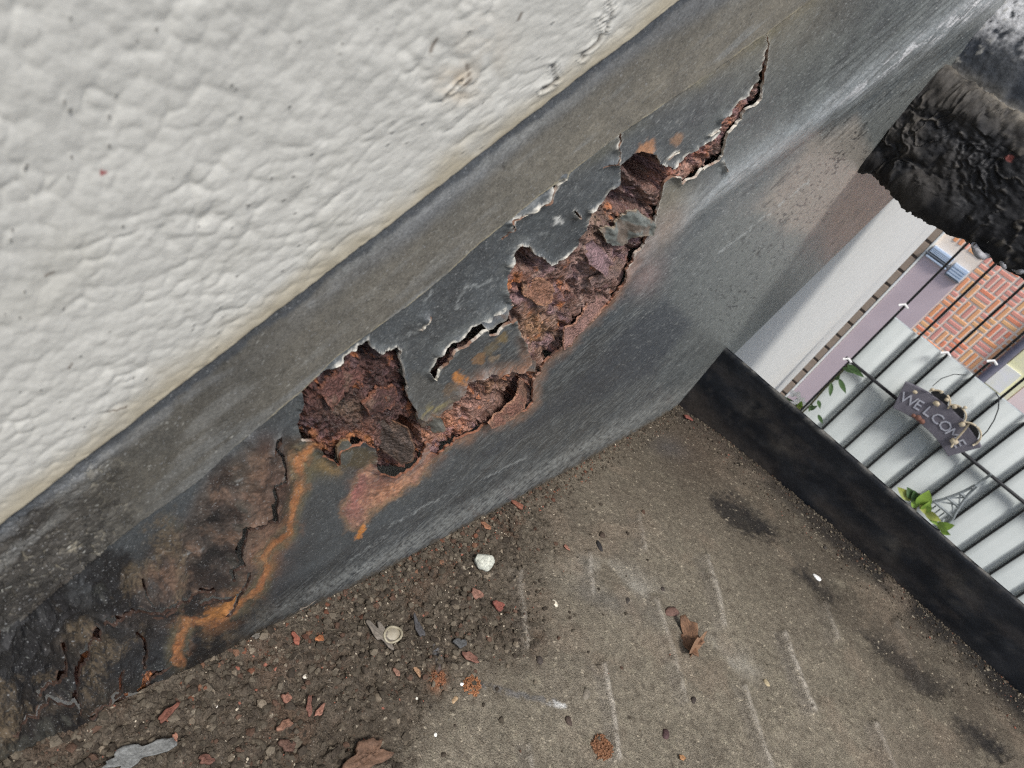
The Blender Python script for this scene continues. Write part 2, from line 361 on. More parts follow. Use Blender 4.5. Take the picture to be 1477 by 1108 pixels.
RIDGE2 = [(1440, 30), (1330, 100), (1240, 162), (1120, 240), (1000, 330), (900, 430), (800, 520), (700, 620)]
ORANGE = [(457, 632), (437, 650), (429, 669), (434, 688), (429, 705), (418, 726), (415, 764), (394, 780), (375, 797), (383, 816), (372, 844), (342, 873), (306, 895), (269, 896), (258, 914), (255, 955)]

nc, nr = 980, 690
y = np.exp(np.linspace(math.log(.0195), math.log(.58), nc))
vv = np.linspace(0, 1, nr)
Y, Vv = np.meshgrid(y, vv)
def zjoint(y): return np.interp(y, [0, .02, .045, .063, .1, .136, .245, .4], [-.166, -.174, -.1785, -.1815, -.188, -.194, -.2055, -.2145])
ztop = np.minimum(zw(Y) + .003, .055); zbot = np.maximum(zl(Y), np.where(Y > .39, -.232, zjoint(Y) - .009))
Z = ztop + (zbot - ztop) * Vv
Pb = np.stack([np.full_like(Y, XS), Y, Z], -1)
PX, PY = chart(Pb)
SX, SY = PX, PY                      # chart of the plate
ah = Y * .748 + Z * .664; bh = Y * .664 - Z * .748      # along / down the slope
AH, BH = ah, bh
# ragged signed distance to every hole
rag = 2.6 * fbm(SX * .06, SY * .06, 1, 3) + 2.2 * fbm(SX * .22, SY * .22, 6, 3)
hole = np.minimum.reduce([sdf_poly(SX, SY, q) for q in (HOLE_A, HOLE_B, HOLE_J, SLIT, HOLE_F, HOLE_G, HOLE_H)])
slit_d = sdf_poly(SX, SY, SLIT)
cr = np.full(SX.shape, 60.)
for pts, wd in CRACKS:
    cr = np.minimum(cr, dist_line(SX + 1.6 * fbm(SX * .12, SY * .12, 3, 2), SY + 1.6 * fbm(SX * .12, SY * .12, 9, 2), pts) - wd * (1.1 + .45 * (PX < 400) + .5 * fbm(SX * .05, SY * .05, 14, 2)))
sd = np.minimum(hole + rag * .8 * sst(40, 4, np.abs(hole)), cr)
# signed side of the lap seam (positive below it)
sl_y = np.interp(SX, [p[0] for p in SEAM[::-1]], [p[1] for p in SEAM[::-1]])
seam = (SY - sl_y) * .79 + 1.2 * fbm(SX * .03, SY * .03, 2, 3) + .7 * fbm(SX * .15, SY * .15, 5, 3)
dr = dist_line(SX, SY, RIDGE, 90); dr2 = dist_line(SX, SY, RIDGE2, 90)
ry = np.interp(SX, [p[0] for p in RIDGE[::-1]], [p[1] for p in RIDGE[::-1]])
below_r = (SY - ry) * .8             # below the ridge: lower zone of the web
DORANGE = dist_line(SX + 6 * fbm(SX * .045, SY * .045, 7, 4, .65), SY + 6 * fbm(SX * .045, SY * .045, 2, 4, .65), ORANGE, 80)
BROWN = sdf_poly(SX + 9 * fbm(SX * .02, SY * .02, 3, 3), SY + 9 * fbm(SX * .02, SY * .02, 8, 3),
                 [(372, 632), (430, 632), (440, 650), (428, 670), (432, 690), (416, 730), (412, 764), (375, 797), (380, 820), (370, 845), (305, 893), (262, 897), (200, 900), (160, 880), (215, 800), (265, 740), (310, 680), (350, 640)], 80)

# --- colours of the painted skin (chart shaken at grain size so that no stain has an airbrushed border)
SX = PX + 3.2 * fbm(PX * .10, PY * .10, 21, 3, .65) + 2.2 * fbm(PX * .45, PY * .45, 13, 2)
SY = PY + 3.2 * fbm(PX * .10 + 40, PY * .10, 11, 3, .65) + 2.2 * fbm(PX * .45 + 40, PY * .45, 3, 2)
grit = fbm(PX * .33, PY * .33, 6, 3, .7)
nz = fbm(AH * 120, BH * 120, 1, 5); nf = fbm(AH * 500, BH * 700, 4, 4); nl = fbm(AH * 30, BH * 45, 10, 4)
streak = fbm(AH * 330, BH * 950, 6, 4) * sst(1250, 800, SX); speck = fbm(AH * 1500, BH * 1500, 12, 2)
C = np.broadcast_to(alb(72, 75, 76), SX.shape + (3,)).copy()
C = mix(C, .6 * sst(-.5, .6, nz), alb(84, 89, 91))
C = mix(C, .5 * sst(.0, .6, nl), alb(58, 62, 66))
C = mix(C, .45 * sst(.1, .6, nf) * sst(300, 700, SX), alb(98, 101, 100))
# upper right is dustier and greener grey
C = mix(C, .65 * sst(860, 1150, SX) * sst(-.7, .5, nz), alb(98, 102, 99))
C = mix(C, .5 * blob(SX, SY, 1140, 30, 120, 60, -38), alb(118, 112, 98))
C = mix(C, .6 * np.exp(-np.abs(seam) / 9) * sst(880, 1080, SX) * (seam > -4), alb(132, 119, 92))
C = mix(C, .5 * np.exp(-((seam - 6) / 9) ** 2) * sst(-.2, .5, fbm(SX * .02, SY * .02, 4, 3)) * sst(800, 900, SX), alb(104, 100, 80))
# lower zone: scuffed along its length
lower = sst(-10, 25, below_r) * sst(-80, 40, SX - 700) + sst(30, 60, SX * .566 + SY - 1040) * (SX < 760)
lower = np.clip(lower, 0, 1)
C = mix(C, .7 * lower * sst(.05, .55, streak), alb(112, 116, 116))
C = mix(C, .6 * lower * sst(.0, -.5, streak), alb(56, 61, 66))
scr = fbm(AH * 140, BH * 1700, 15, 3) * sst(1250, 900, SX)
C = mix(C, .5 * lower * sst(.38, .6, scr), alb(150, 153, 150))
C = mix(C, .6 * sst(900, 1120, SX) * sst(-60, 10, below_r), alb(108, 111, 108))
C = mix(C, .65 * np.exp(-(dr / 20) ** 2) * sst(-.9, .3, nz), alb(132, 138, 140))  # highlight along the ridge painted as a pale band
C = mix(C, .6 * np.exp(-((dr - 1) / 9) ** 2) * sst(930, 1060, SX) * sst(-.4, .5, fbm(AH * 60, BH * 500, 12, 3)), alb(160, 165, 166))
C = mix(C, .9 * np.exp(-((dr + 1) / 9) ** 2) * sst(1160, 1300, SX) * sst(-.05, .35, fbm(AH * 160, BH * 420, 22, 3) + .3 * grit), alb(226, 226, 220))  # glints on the ridge painted as near-white patches
C = mix(C, .6 * np.exp(-((dr2 - 4) / 7) ** 2) * np.clip(lower, 0, 1) * sst(-.8, .2, nz), alb(60, 66, 70))
patch = sdf_poly(SX + 7 * nf, SY + 7 * nz, [(959, 432), (1000, 466), (945, 536), (847, 585), (789, 608), (720, 655), (690, 660), (777, 590), (847, 535), (904, 475)])
C = mix(C, .72 * sst(8, -8, patch), alb(63, 67, 72))
pl = sdf_poly(SX + 12 * streak, SY + 12 * nz, [(1090, 300), (1170, 205), (1235, 170), (1260, 230), (1300, 285), (1230, 345), (1140, 335)])
C = mix(C, .7 * sst(14, -14, pl) * sst(-.6, .3, streak), alb(146, 136, 124))
pk = sdf_poly(SX + 10 * nz, SY + 10 * nf, [(1190, 350), (1205, 300), (1240, 250), (1300, 290), (1190, 385)])
C = mix(C, .65 * sst(12, -10, pk), alb(160, 138, 126))
C = mix(C, .6 * sst(.35, .6, fbm(AH * 160, BH * 300, 17, 3)) * lower * sst(1000, 1150, SX), alb(40, 40, 40))
# bottom edge scuff light band above the tread joint
jl = np.interp(SX, [120, 270, 440, 560, 800, 1000, 1060], [1080, 960, 880, 820, 690, 575, 530])
jd = (jl - SY) * .86
C = mix(C, .55 * np.exp(-((jd - 14) / 13) ** 2) * sst(-.5, .4, streak) * (SX > 250), alb(150, 152, 148))
C = mix(C, .8 * sst(6, 0, jd + 3 * nf), alb(92, 84, 72))
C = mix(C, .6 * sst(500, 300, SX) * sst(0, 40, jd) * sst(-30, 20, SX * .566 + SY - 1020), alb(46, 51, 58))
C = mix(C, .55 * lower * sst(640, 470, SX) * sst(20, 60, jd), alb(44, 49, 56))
# bottom left: dark and dusty brown
bl = sst(330, 120, SX) * sst(760, 900, SY)
C = mix(C, .85 * bl, alb(38, 36, 35))
C = mix(C, .8 * sst(960, 1070, SY + 50 * nl) * sst(330, 200, SX + 40 * nz) * sst(-.9, .3, grit + nz), alb(108, 94, 76))
C = mix(C, .6 * blob(SX, SY, 105, 925, 40, 26, -50) * sst(-.6, .3, nz), alb(112, 98, 78))
C = mix(C, .7 * blob(SX, SY, 70, 960, 46, 60, 30), alb(28, 28, 32))
# brown rust staining
C = mix(C, .85 * sst(14, -10, BROWN) * sst(-1.1, .1, nz), alb(84, 72, 62))
C = mix(C, .55 * sst(.1, .6, fbm(SX * .018, SY * .018, 19, 3)) * sst(4, -8, BROWN), alb(62, 60, 58))
for cx, cy, rx, ry_, an, col, k in ((372, 778, 34, 46, 20, (146, 112, 92), .85), (365, 690, 26, 40, 25, (118, 92, 76), .7), (400, 720, 16, 40, 10, (122, 92, 76), .7), (385, 640, 22, 16, 0, (72, 54, 46), .8),
                                    (418, 700, 10, 40, 10, (110, 84, 66), .6), (292, 885, 28, 18, -30, (104, 82, 64), .7), (215, 900, 40, 30, -20, (72, 66, 62), .6), (235, 830, 14, 26, 0, (60, 50, 46), .7),
                                    (330, 850, 26, 16, -20, (120, 88, 58), .6), (455, 665, 30, 22, 0, (100, 92, 66), .75), (478, 672, 22, 10, 20, (150, 122, 80), .6)):
    C = mix(C, k * np.clip(blob(SX, SY, cx, cy, rx, ry_, an) * 1.3, 0, 1) * sst(-1.0, .1, fbm(SX * .05, SY * .05, 5, 4)), alb(*col))
ow = 6 + 5.5 * fbm(SX * .022, SY * .022, 11, 3)
C = mix(C, .6 * sst(ow + 9, ow - 2, DORANGE + 3 * fbm(SX * .08, SY * .08, 11, 3)) * sst(-.6, .3, fbm(SX * .04, SY * .04, 15, 3)), alb(118, 92, 66))
C = mix(C, .85 * sst(ow + 1, ow * .3, DORANGE + 2.5 * fbm(SX * .1, SY * .1, 11, 3)) * sst(-.75, .15, fbm(SX * .03, SY * .03, 13, 3)), alb(164, 112, 70))
C = mix(C, .6 * sst(ow * .8, 0, DORANGE) * sst(.0, .4, fbm(SX * .07, SY * .07, 19, 3)), alb(136, 86, 60))
C = mix(C, .5 * np.exp(-((DORANGE - 9) / 7) ** 2), alb(112, 104, 78))
C = mix(C, .55 * sst(2.4, .5, np.abs(DORANGE - 2) + 1.6 * fbm(SX * .12, SY * .12, 2, 2)) * sst(-.1, .4, fbm(SX * .025, SY * .025, 9, 3)), alb(198, 148, 94))
og = sdf_poly(SX + 8 * nf, SY + 8 * nz, [(300, 868), (335, 850), (345, 862), (322, 886), (290, 893)]); C = mix(C, .7 * sst(6, -4, og), alb(176, 122, 62))
# pink rust apron below the holes
ap = sdf_poly(SX + 11 * fbm(SX * .045, SY * .045, 3, 5, .65), SY + 11 * fbm(SX * .045, SY * .045, 8, 5, .65),
              [(500, 762), (494, 740), (502, 706), (516, 682), (534, 660), (556, 640), (590, 612), (648, 586), (670, 630), (640, 650), (606, 690), (570, 716), (536, 742), (514, 764)])
C = mix(C, .9 * sst(7, -6, ap), alb(140, 106, 92))
C = mix(C, .8 * blob(SX, SY, 512, 712, 15, 34, 12) * sst(10, -6, ap), alb(158, 102, 96))
C = mix(C, .85 * blob(SX, SY, 560, 706, 36, 16, -32) * sst(10, -6, ap), alb(184, 132, 100))
C = mix(C, .85 * sst(-.4, .4, fbm(SX * .05, SY * .05, 6, 3)) * blob(SX, SY, 640, 632, 60, 18, -36), alb(188, 128, 88))
C = mix(C, .8 * blob(SX, SY, 560, 650, 26, 26), alb(78, 66, 60)); C = mix(C, .85 * blob(SX, SY, 540, 672, 24, 18), alb(104, 76, 72))
C = mix(C, .5 * np.exp(-(ap / 4) ** 2), alb(120, 104, 74))
sp = sdf_poly(SX, SY, [(512, 778), (516, 764), (525, 757), (528, 764), (520, 776)]); C = mix(C, .9 * sst(2, -1, sp + nf * 2), alb(196, 130, 66))
# rusty halo along the lower right lips of the holes
hb = sdf_poly(SX, SY, HOLE_B); side = sst(-30, 30, (SX - 900) * .6 + (SY - 380) * .8)
halo = sst(20, 1, hb + 5 * nz) * side * sst(1010, 900, SX) * (hb > -2)
C = mix(C, .8 * halo, alb(150, 118, 98)); C = mix(C, .6 * sst(9, 0, hb) * side * sst(1000, 900, SX), alb(128, 88, 66))
C = mix(C, .5 * blob(SX, SY, 965, 285, 26, 44, 35), alb(124, 116, 94)); C = mix(C, .6 * blob(SX, SY, 930, 395, 22, 30, 35), alb(140, 118, 112))
C = mix(C, .55 * blob(SX, SY, 960, 330, 22, 40, 30), alb(140, 122, 108))
C = mix(C, .45 * sst(16, 2, hole) * sst(-.3, .4, nf) * sst(880, 700, SX), alb(112, 116, 114))
fl = sdf_poly(SX + 3 * nf, SY + 3 * nz, [(590, 534), (616, 542), (640, 556), (664, 560), (650, 582), (640, 602), (606, 606), (594, 584), (588, 556)])
C = mix(C, .85 * sst(.25, .6, blob(SX, SY, 508, 656, 32, 18) + .3 * nf), alb(84, 76, 58))
C = mix(C, .7 * sst(4, -3, fl), alb(92, 92, 88)); C = mix(C, .7 * blob(SX, SY, 625, 590, 26, 7, -25) * sst(-.3, .3, nf), alb(150, 138, 92))
for cx, cy, r_, col, k in ((660, 543, 11, (206, 138, 74), 1.1), (688, 513, 13, (150, 116, 82), .9), (708, 515, 9, (160, 138, 112), .8), (722, 482, 10, (138, 118, 78), .8), (648, 560, 10, (120, 96, 70), .6),
                           (704, 497, 11, (122, 108, 82), .7), (928, 214, 14, (176, 128, 92), .9), (972, 198, 10, (150, 116, 88), .8), (870, 740, 3, (90, 70, 60), .5)):
    sm_ = blob(SX, SY, cx, cy, r_ * 1.1, r_ * .85, -35) + .55 * fbm(PX * .11, PY * .11, int(cx) % 20, 5, .7)
    C = mix(C, min(k, .95) * .9 * sst(.34, .62, sm_) * sst(40, 20, np.hypot(SX - cx, SY - cy)), np.array(alb(*col)) * .85)
# pale chips and scuffs
for poly in ([(793, 320), (797, 310), (804, 309), (810, 314), (806, 319), (798, 322)],):
    C = mix(C, .95 * sst(1.2, -1, sdf_poly(SX, SY, poly, 20) + 2 * fbm(SX * .3, SY * .3, 2, 2)), alb(206, 206, 200))
for pts, wd in (([(668, 413), (690, 408), (706, 400)], 1), ([(655, 440), (664, 420), (668, 413)], 1), ([(580, 488), (594, 478), (604, 475)], 1.2), ([(610, 432), (620, 424), (622, 419)], 1), ([(764, 345), (772, 337), (785, 335)], 1),
                ([(1036, 242), (1056, 240)], .8), ([(1280, 330), (1000, 560)], .5), ([(1170, 260), (1000, 395)], .6), ([(760, 660), (700, 690)], .7), ([(640, 715), (560, 760)], .7),
                ([(560, 770), (500, 812)], .7), ([(330, 690), (345, 680)], .7), ([(218, 806), (245, 792)], 1.4), ([(265, 800), (292, 788)], .8)):
    d = dist_line(SX + 1.5 * nf, SY + 1.5 * nz, pts, 12); C = mix(C, .6 * sst(wd + .8, wd * .2, d) * sst(-.6, .2, fbm(SX * .1, SY * .1, 3, 2)), alb(156, 160, 158))
C = mix(C, .7 * sst(.72, .85, speck), alb(150, 152, 148))
C = mix(C, .55 * sst(.70, .84, fbm(AH * 700 + 5, BH * 900, 20, 2)) * sst(300, 500, SX), alb(40, 42, 44))

C = mix(C, .55 * sst(6, -8, ap) * sst(.0, .35, fbm(PX * .08, PY * .08, 15, 4, .65)), alb(108, 74, 64)); C = mix(C, .5 * sst(6, -8, ap) * sst(.1, .45, fbm(PX * .06, PY * .06, 19, 4, .65)), alb(196, 150, 118))
C = mix(C, .5 * sst(4, -12, BROWN) * sst(.05, .4, fbm(PX * .03, PY * .03, 22, 5, .6)), alb(132, 104, 84)); C = mix(C, .65 * sst(10, -10, BROWN) * sst(.05, .35, fbm(PX * .022, PY * .03, 20, 5, .6)), alb(44, 38, 36))
stain = np.clip(sst(16, -6, BROWN) + sst(16, 0, DORANGE) + sst(12, -6, ap) + halo, 0, 1)
C = C * (1 + grit * (.16 + .34 * stain))[..., None]
C = mix(C, .5 * stain * sst(.25, .6, fbm(PX * .07, PY * .07, 2, 4, .65)), alb(58, 48, 42))
C = mix(C, .45 * sst(.50, .75, fbm(PX * .5, PY * .5, 18, 2)) * sst(420, 520, PX), alb(150, 153, 150))
C = mix(C, .40 * sst(.45, .75, fbm(PX * .42, PY * .42, 8, 2)) * sst(420, 520, PX), alb(48, 52, 56))
SX, SY = PX, PY
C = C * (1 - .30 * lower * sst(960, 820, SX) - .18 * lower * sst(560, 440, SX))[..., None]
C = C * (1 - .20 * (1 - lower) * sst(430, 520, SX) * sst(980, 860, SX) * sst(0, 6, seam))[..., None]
C = mix(C, .6 * np.exp(-((jd - 17) / 9) ** 2) * sst(-.4, .5, grit) * sst(330, 420, SX) * sst(1000, 860, SX), alb(138, 141, 138))
pit = sst(.40, .5, fbm(PX * .24, PY * .24, 23, 3, .6) + .25 * fbm(PX * .03, PY * .03, 4, 2)) * sst(40, -40, sdf_poly(PX, PY, [(1000, 420), (1110, 290), (1180, 205), (1240, 170), (1290, 285), (1130, 440), (1060, 500)], 80))
C = mix(C, .85 * pit, alb(34, 34, 36))
ll = sst(420, 300, SX) * sst(600, 700, SY) * sst(-4, 4, seam)
C = mix(C, .85 * ll * sst(.0, .35, fbm(PX * .013, PY * .016, 14, 5, .6)), alb(30, 29, 30))
C = mix(C, .7 * ll * sst(.1, .4, fbm(PX * .016 + 30, PY * .014, 9, 5, .62)) * sst(-.5, .2, grit), alb(112, 98, 78))
C = mix(C, .6 * ll * sst(.25, .5, fbm(PX * .02, PY * .02 + 50, 5, 5, .62)), alb(92, 92, 84) * .8)
o2 = sst(ow + 2, ow * .3, DORANGE + 2.5 * fbm(PX * .1, PY * .1, 11, 3)) * sst(-.9, -.2, fbm(PX * .03, PY * .03, 13, 3))
o2 = o2 * sst(-.75, .25, fbm(PX * .045, PY * .045, 8, 5, .68)) * (.75 + .25 * sst(-.4, .4, grit))
C = mix(C, .68 * o2, alb(182, 120, 74)); C = mix(C, .5 * o2 * sst(.0, .4, fbm(PX * .09, PY * .09, 7, 4, .65)), alb(150, 92, 62)); C = mix(C, .4 * o2 * sst(.1, .4, fbm(PX * .05, PY * .05, 17, 4)), alb(210, 158, 106))
C = mix(C, .4 * sst(30, 6, DORANGE) * sst(.0, .35, fbm(PX * .05, PY * .05, 3, 5, .68)) * sst(600, 640, PY), alb(150, 104, 70))
C = mix(C, .65 * sst(6, -4, og + 6 * grit), alb(196, 134, 76))
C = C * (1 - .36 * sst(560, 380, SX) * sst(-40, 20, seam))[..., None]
# --- relief of the skin (towards +x)
curl = np.exp(-np.clip(sd, 0, 99) / 3.2) * sst(20, 6, np.abs(sd)) * (.35 + .65 * sst(-.5, .5, fbm(SX * .035, SY * .035, 16, 3)))
bulge = .0016 * blob(SX, SY, 690, 470, 90, 55, -38) + .0018 * blob(SX, SY, 355, 740, 60, 110, 35) + .0012 * blob(SX, SY, 830, 280, 90, 40, -35) + .001 * blob(SX, SY, 240, 870, 90, 50, -20) \
    + .001 * blob(SX, SY, 1000, 170, 90, 40, -40) + .0016 * blob(SX, SY, 560, 660, 40, 40)
HS = (.00010 * nz + .00012 * nl + .00004 * nf + .0011 * curl * sst(200, 420, SX) * sst(-.3, .4, fbm(SX * .05, SY * .05, 19, 2)) + .0005 * curl + bulge
      + .0009 * np.exp(-(dr / 13) ** 2) * (1 + .5 * nz) - .0006 * np.exp(-((dr2) / 9) ** 2) + .00009 * lower * streak
      + .0022 * sst(20, -30, BROWN) * fbm(SX * .022, SY * .014, 5, 3) + .0005 * sst(20, -30, BROWN) * fbm(SX * .06, SY * .05, 9, 3)
      + .0036 * bl * fbm(SX * .018, SY * .014, 3, 3) + .0012 * bl * fbm(SX * .05, SY * .04, 12, 3, .5, True) + .0004 * bl * fbm(SX * .08, SY * .08, 7, 3)
      + .0005 * np.exp(-((dr - 30) / 26) ** 2) * fbm(AH * 60, BH * 800, 8, 3) * sst(1080, 1250, SX))
lift = sdf_poly(SX, SY, [(350, 632), (360, 622), (385, 622), (395, 640), (372, 655)])
HS += .0007 * sst(6, -6, lift)
crust = np.clip(sst(6, -8, ap) + sst(14, 2, DORANGE) + .8 * halo + sst(6, -10, BROWN), 0, 1)
HS += crust * (.00035 * fbm(PX * .09, PY * .09, 10, 4, .6) + .00016 * fbm(PX * .35, PY * .35, 4, 2))
HS += -.0005 * sst(1.6, .2, np.abs(seam - 3)) * sst(-.3, .2, fbm(PX * .03, PY * .03, 8, 2))
X = XS + HS
RG = np.clip(.50 + .10 * nz - .10 * np.exp(-(dr / 22) ** 2) - .08 * lower + .2 * sst(10, -10, BROWN) + .2 * bl + .2 * np.exp(-(DORANGE / 12) ** 2) + .2 * sst(10, -5, ap) - .12 * sst(1000, 1200, SX), .28, .9)

def trimmed(name, P, keepv, sdist, col, rgh, mat, parent, rim=None, thick=.0007, flip=True):
    """part of the grid where keepv is true; the cut edge is snapped to sdist=0 and given a real thickness"""
    nr_, nc_ = P.shape[:2]; F = grid_faces(nr_, nc_)
    if flip: F = F[:, ::-1]
    kv = keepv.ravel(); F = F[kv[F].all(1)]
    used = np.zeros(nr_ * nc_, bool); used[F] = True
    e = np.concatenate([F[:, [0, 1]], F[:, [1, 2]], F[:, [2, 3]], F[:, [3, 0]]])
    key = np.minimum(e[:, 0], e[:, 1]).astype(np.int64) * (nr_ * nc_) + np.maximum(e[:, 0], e[:, 1])
    _, inv, cnt = np.unique(key, return_inverse=True, return_counts=True)
    be = e[cnt[inv] == 1]
    bv = np.unique(be)
    P = P.copy()
    if sdist is not None:                       # slide the cut's vertices onto the traced outline
        gy = np.gradient(sdist, axis=0).ravel(); gx = np.gradient(sdist, axis=1).ravel()
        g2 = gx * gx + gy * gy + 1e-6; s = sdist.ravel()
        k = bv[np.abs(s[bv]) < 6]
        di = np.clip(-s[k] * gx[k] / g2[k], -1, 1); dj = np.clip(-s[k] * gy[k] / g2[k], -1, 1)
        Pd_c = np.gradient(P, axis=1).reshape(-1, 3); Pd_r = np.gradient(P, axis=0).reshape(-1, 3)
        Pf = P.reshape(-1, 3); Pf[k] += di[:, None] * Pd_c[k] + dj[:, None] * Pd_r[k]
    Pf = P.reshape(-1, 3)
    idx = -np.ones(nr_ * nc_, np.int64); ids = np.nonzero(used)[0]; idx[ids] = np.arange(len(ids))
    V = [Pf[ids]]; C_ = [col.reshape(-1, 3)[ids]]; R_ = [rgh.ravel()[ids]]
    FF = [idx[F]]
    if thick:
        b1 = -np.ones(nr_ * nc_, np.int64); b1[bv] = len(ids) + np.arange(len(bv)); b2 = b1 + len(bv)
        rc = (rim.reshape(-1, 3) if rim is not None else col.reshape(-1, 3))[bv]
        V += [Pf[bv], Pf[bv] - np.array([thick, 0, 0])]; C_ += [rc, rc * .8]; R_ += [np.full(len(bv), .8)] * 2
        FF.append(np.stack([be[:, 1] * 0 + b1[be[:, 1]], b1[be[:, 0]], b2[be[:, 0]], b2[be[:, 1]]], 1))
    me = raw_mesh(name, np.concatenate(V), np.concatenate(FF)); set_col(me, np.concatenate(C_), np.concatenate(R_))
    return link(name, me, mat, parent)

stringer = tag(empty('stair_stringer', (-.065, .2, -.1)), 'dark grey painted steel stair stringer rusted through along the white wall', 'stair stringer')
rimc = np.broadcast_to(alb(190, 186, 174), C.shape).copy()
rimc = mix(rimc, sst(-.1, .3, fbm(SX * .05, SY * .05, 9, 3)), alb(120, 92, 76)); rimc = mix(rimc, np.clip(sst(585, 610, SY) * sst(436, 446, SX) + .85 * side * sst(1010, 940, SX), 0, 1), alb(122, 82, 62)); rimc = mix(rimc, sst(432, 424, SX), alb(60, 44, 36))
# a thin bare pale lip right at the torn edges
lip = sst(2.1, .5, sd + .8 * fbm(SX * .2, SY * .2, 5, 2)) * sst(380, 430, SX) * sst(-.5, .0, fbm(SX * .03, SY * .03, 18, 2)) * sst(25, 0, below_r - 30) * sst(622, 596, SY) * (1 - .8 * side * sst(1010, 940, SX))
C = mix(C, .85 * lip, alb(196, 192, 180))
C = mix(C, .8 * sst(2.2, .3, np.abs(cr)) * sst(.1, -.4, nf) * sst(420, 330, SX), alb(84, 66, 54))
C = mix(C, .9 * sst(2.4, .6, seam) * (seam > -1) * sst(480, 380, SX * .0 + np.abs(SX - 620)) * sst(-.5, .1, fbm(SX * .02, SY * .02, 3, 2)), alb(164, 154, 126))
skin_P = np.stack([X, Y, Z], -1)
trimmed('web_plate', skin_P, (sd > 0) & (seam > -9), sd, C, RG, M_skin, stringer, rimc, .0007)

# --- top flange strip lapped over the web, from the stucco to the seam
C2 = np.broadcast_to(alb(95, 92, 84), SX.shape + (3,)).copy()
C2 = mix(C2, .7 * sst(-.5, .5, nl), alb(106, 103, 95)); C2 = mix(C2, .5 * sst(0, .6, nz), alb(80, 79, 74))
acr = -seam / np.maximum(-(((zw(Y) * 0)) - 60), 1)        # 0 at the seam .. 1+ towards the stucco
C2 = mix(C2, .75 * sst(620, 900, SX) * sst(75, 25, -seam) * sst(-.8, .4, nz), alb(114, 109, 97))
C2 = mix(C2, .5 * sst(430, 300, SX) * sst(-.7, .4, nl), alb(66, 67, 66))
C2 = mix(C2, .6 * sst(60, 84, -seam + 8 * nl) * sst(300, 640, SX), alb(96, 100, 104))
C2 = mix(C2, .55 * sst(.15, .5, fbm(AH * 40, BH * 200, 14, 4)) * sst(150, 300, SX), alb(126, 128, 126))
C2 = C2 * (1 - .25 * sst(620, 300, SX))[..., None]
C2 = mix(C2, .8 * sst(210, 60, SX) * sst(590, 720, SY), alb(54, 51, 47))
ck1, ck2, _ = worley(AH * 420 + .8 * nz, BH * 420 + .8 * nf, 2)
ckz = sst(230, 120, SX) * sst(600, 690, SY) * sst(-.6, .0, nl + .4)
crk = sst(.13, .02, ck2 - ck1) * ckz
C2 = mix(C2, .75 * crk * sst(-.2, .3, nf), alb(146, 140, 124)); C2 = mix(C2, .7 * ckz * sst(.0, .5, fbm(PX * .05, PY * .05, 9, 4, .6)), alb(30, 29, 27)); C2 = mix(C2, .7 * sst(.2, .0, nz) * ckz, alb(40, 38, 35))
C2 = C2 * (1 + .16 * fbm(PX * .05, PY * .05, 3, 5, .65) + .10 * fbm(PX * .3, PY * .3, 8, 3, .7))[..., None]
C2 = mix(C2, .45 * sst(.15, .5, fbm(PX * .012 + PY * .009, (PY * .8 + PX * .6) * .03, 12, 4, .6)), alb(118, 118, 114)); C2 = mix(C2, .4 * sst(.5, .7, fbm(PX * .4, PY * .4, 14, 2)), alb(52, 52, 50)); C2 = mix(C2, .7 * sst(.74, .86, speck), alb(160, 160, 152))
for pts, wd in (([(648, 228), (650, 236), (652, 228)], 1.6), ([(720, 232), (722, 238)], 1.2)):
    C2 = mix(C2, .7 * sst(wd + 1, wd * .3, dist_line(SX, SY, pts, 10)), alb(46, 46, 46))
up_e = (zw(Y) + .0008 - Z) * -.748
C2 = mix(C2, .85 * sst(.0026, .0012, (zw(Y) - Z) * .748 + .0014 * fbm(PX * .03, PY * .03, 7, 4, .6)), alb(62, 66, 70))
C2 = mix(C2, .85 * sst(.0022, .0, np.abs((zw(Y) - Z) * .748 - .0035 - .002 * nl)) * .5 * sst(-.2, .3, nz), alb(128, 130, 130))
H2 = .0009 + .00010 * nz + .00008 * nl + .00003 * nf + ckz * (.0007 * (fbm(AH * 300, BH * 300, 5, 4)) - .0006 * crk)
rim2 = np.broadcast_to(alb(150, 140, 112), C2.shape).copy()
rim2 = mix(rim2, sst(500, 300, SX), alb(84, 70, 56))
C2 = mix(C2, .8 * sst(-2.2, -.4, seam) * sst(-.4, .2, fbm(SX * .03, SY * .03, 6, 3)) * sst(300, 420, SX), alb(150, 142, 118))
C2 = mix(C2, .5 * sst(-9, -1, seam) * sst(-.2, .5, nl) * sst(500, 300, SX), alb(96, 80, 62))
trimmed('top_flange', np.stack([XS + H2, Y, Z], -1), (seam < 0) & (Z < ztop + 1) & (SX > -1500), -seam, C2, np.clip(.55 + .12 * nz + .25 * ckz, .3, .95), M_skin, stringer, rim2, .0008)

# --- rusted core behind the holes
cm = (sd < 14)
e1 = fbm(SX * .030, SY * .030, 2, 5, .55); e2 = fbm(SX * .07, SY * .07, 8, 4, .6, True); e3 = fbm(SX * .22, SY * .22, 5, 3, .6)
isA = sst(620, 590, SX) * sst(480, 500, SY)
lam = fbm(AH * 150, BH * 520, 3, 3, .55, True)
e4 = fbm(SX * .11, SY * .11, 18, 4, .6)
DX = -.0014 + .0017 * e1 + (.0017 * e2 + .0016 * e4) * (1 - .55 * isA) + .0008 * e3 + .0006 * lam
w1, w2, wi = worley(SX * .035 + .4 * e1, SY * .035 + .4 * e3, 9)
DX += .0011 * (wi - .5) * (1 - .7 * isA) * sst(.0, .12, w2 - w1)
DX -= .0008 * isA
for poly, dp in DEEP: DX -= dp * 2.4 * sst(5, -7, sdf_poly(SX + 5 * e3, SY + 5 * e1, poly, 30))
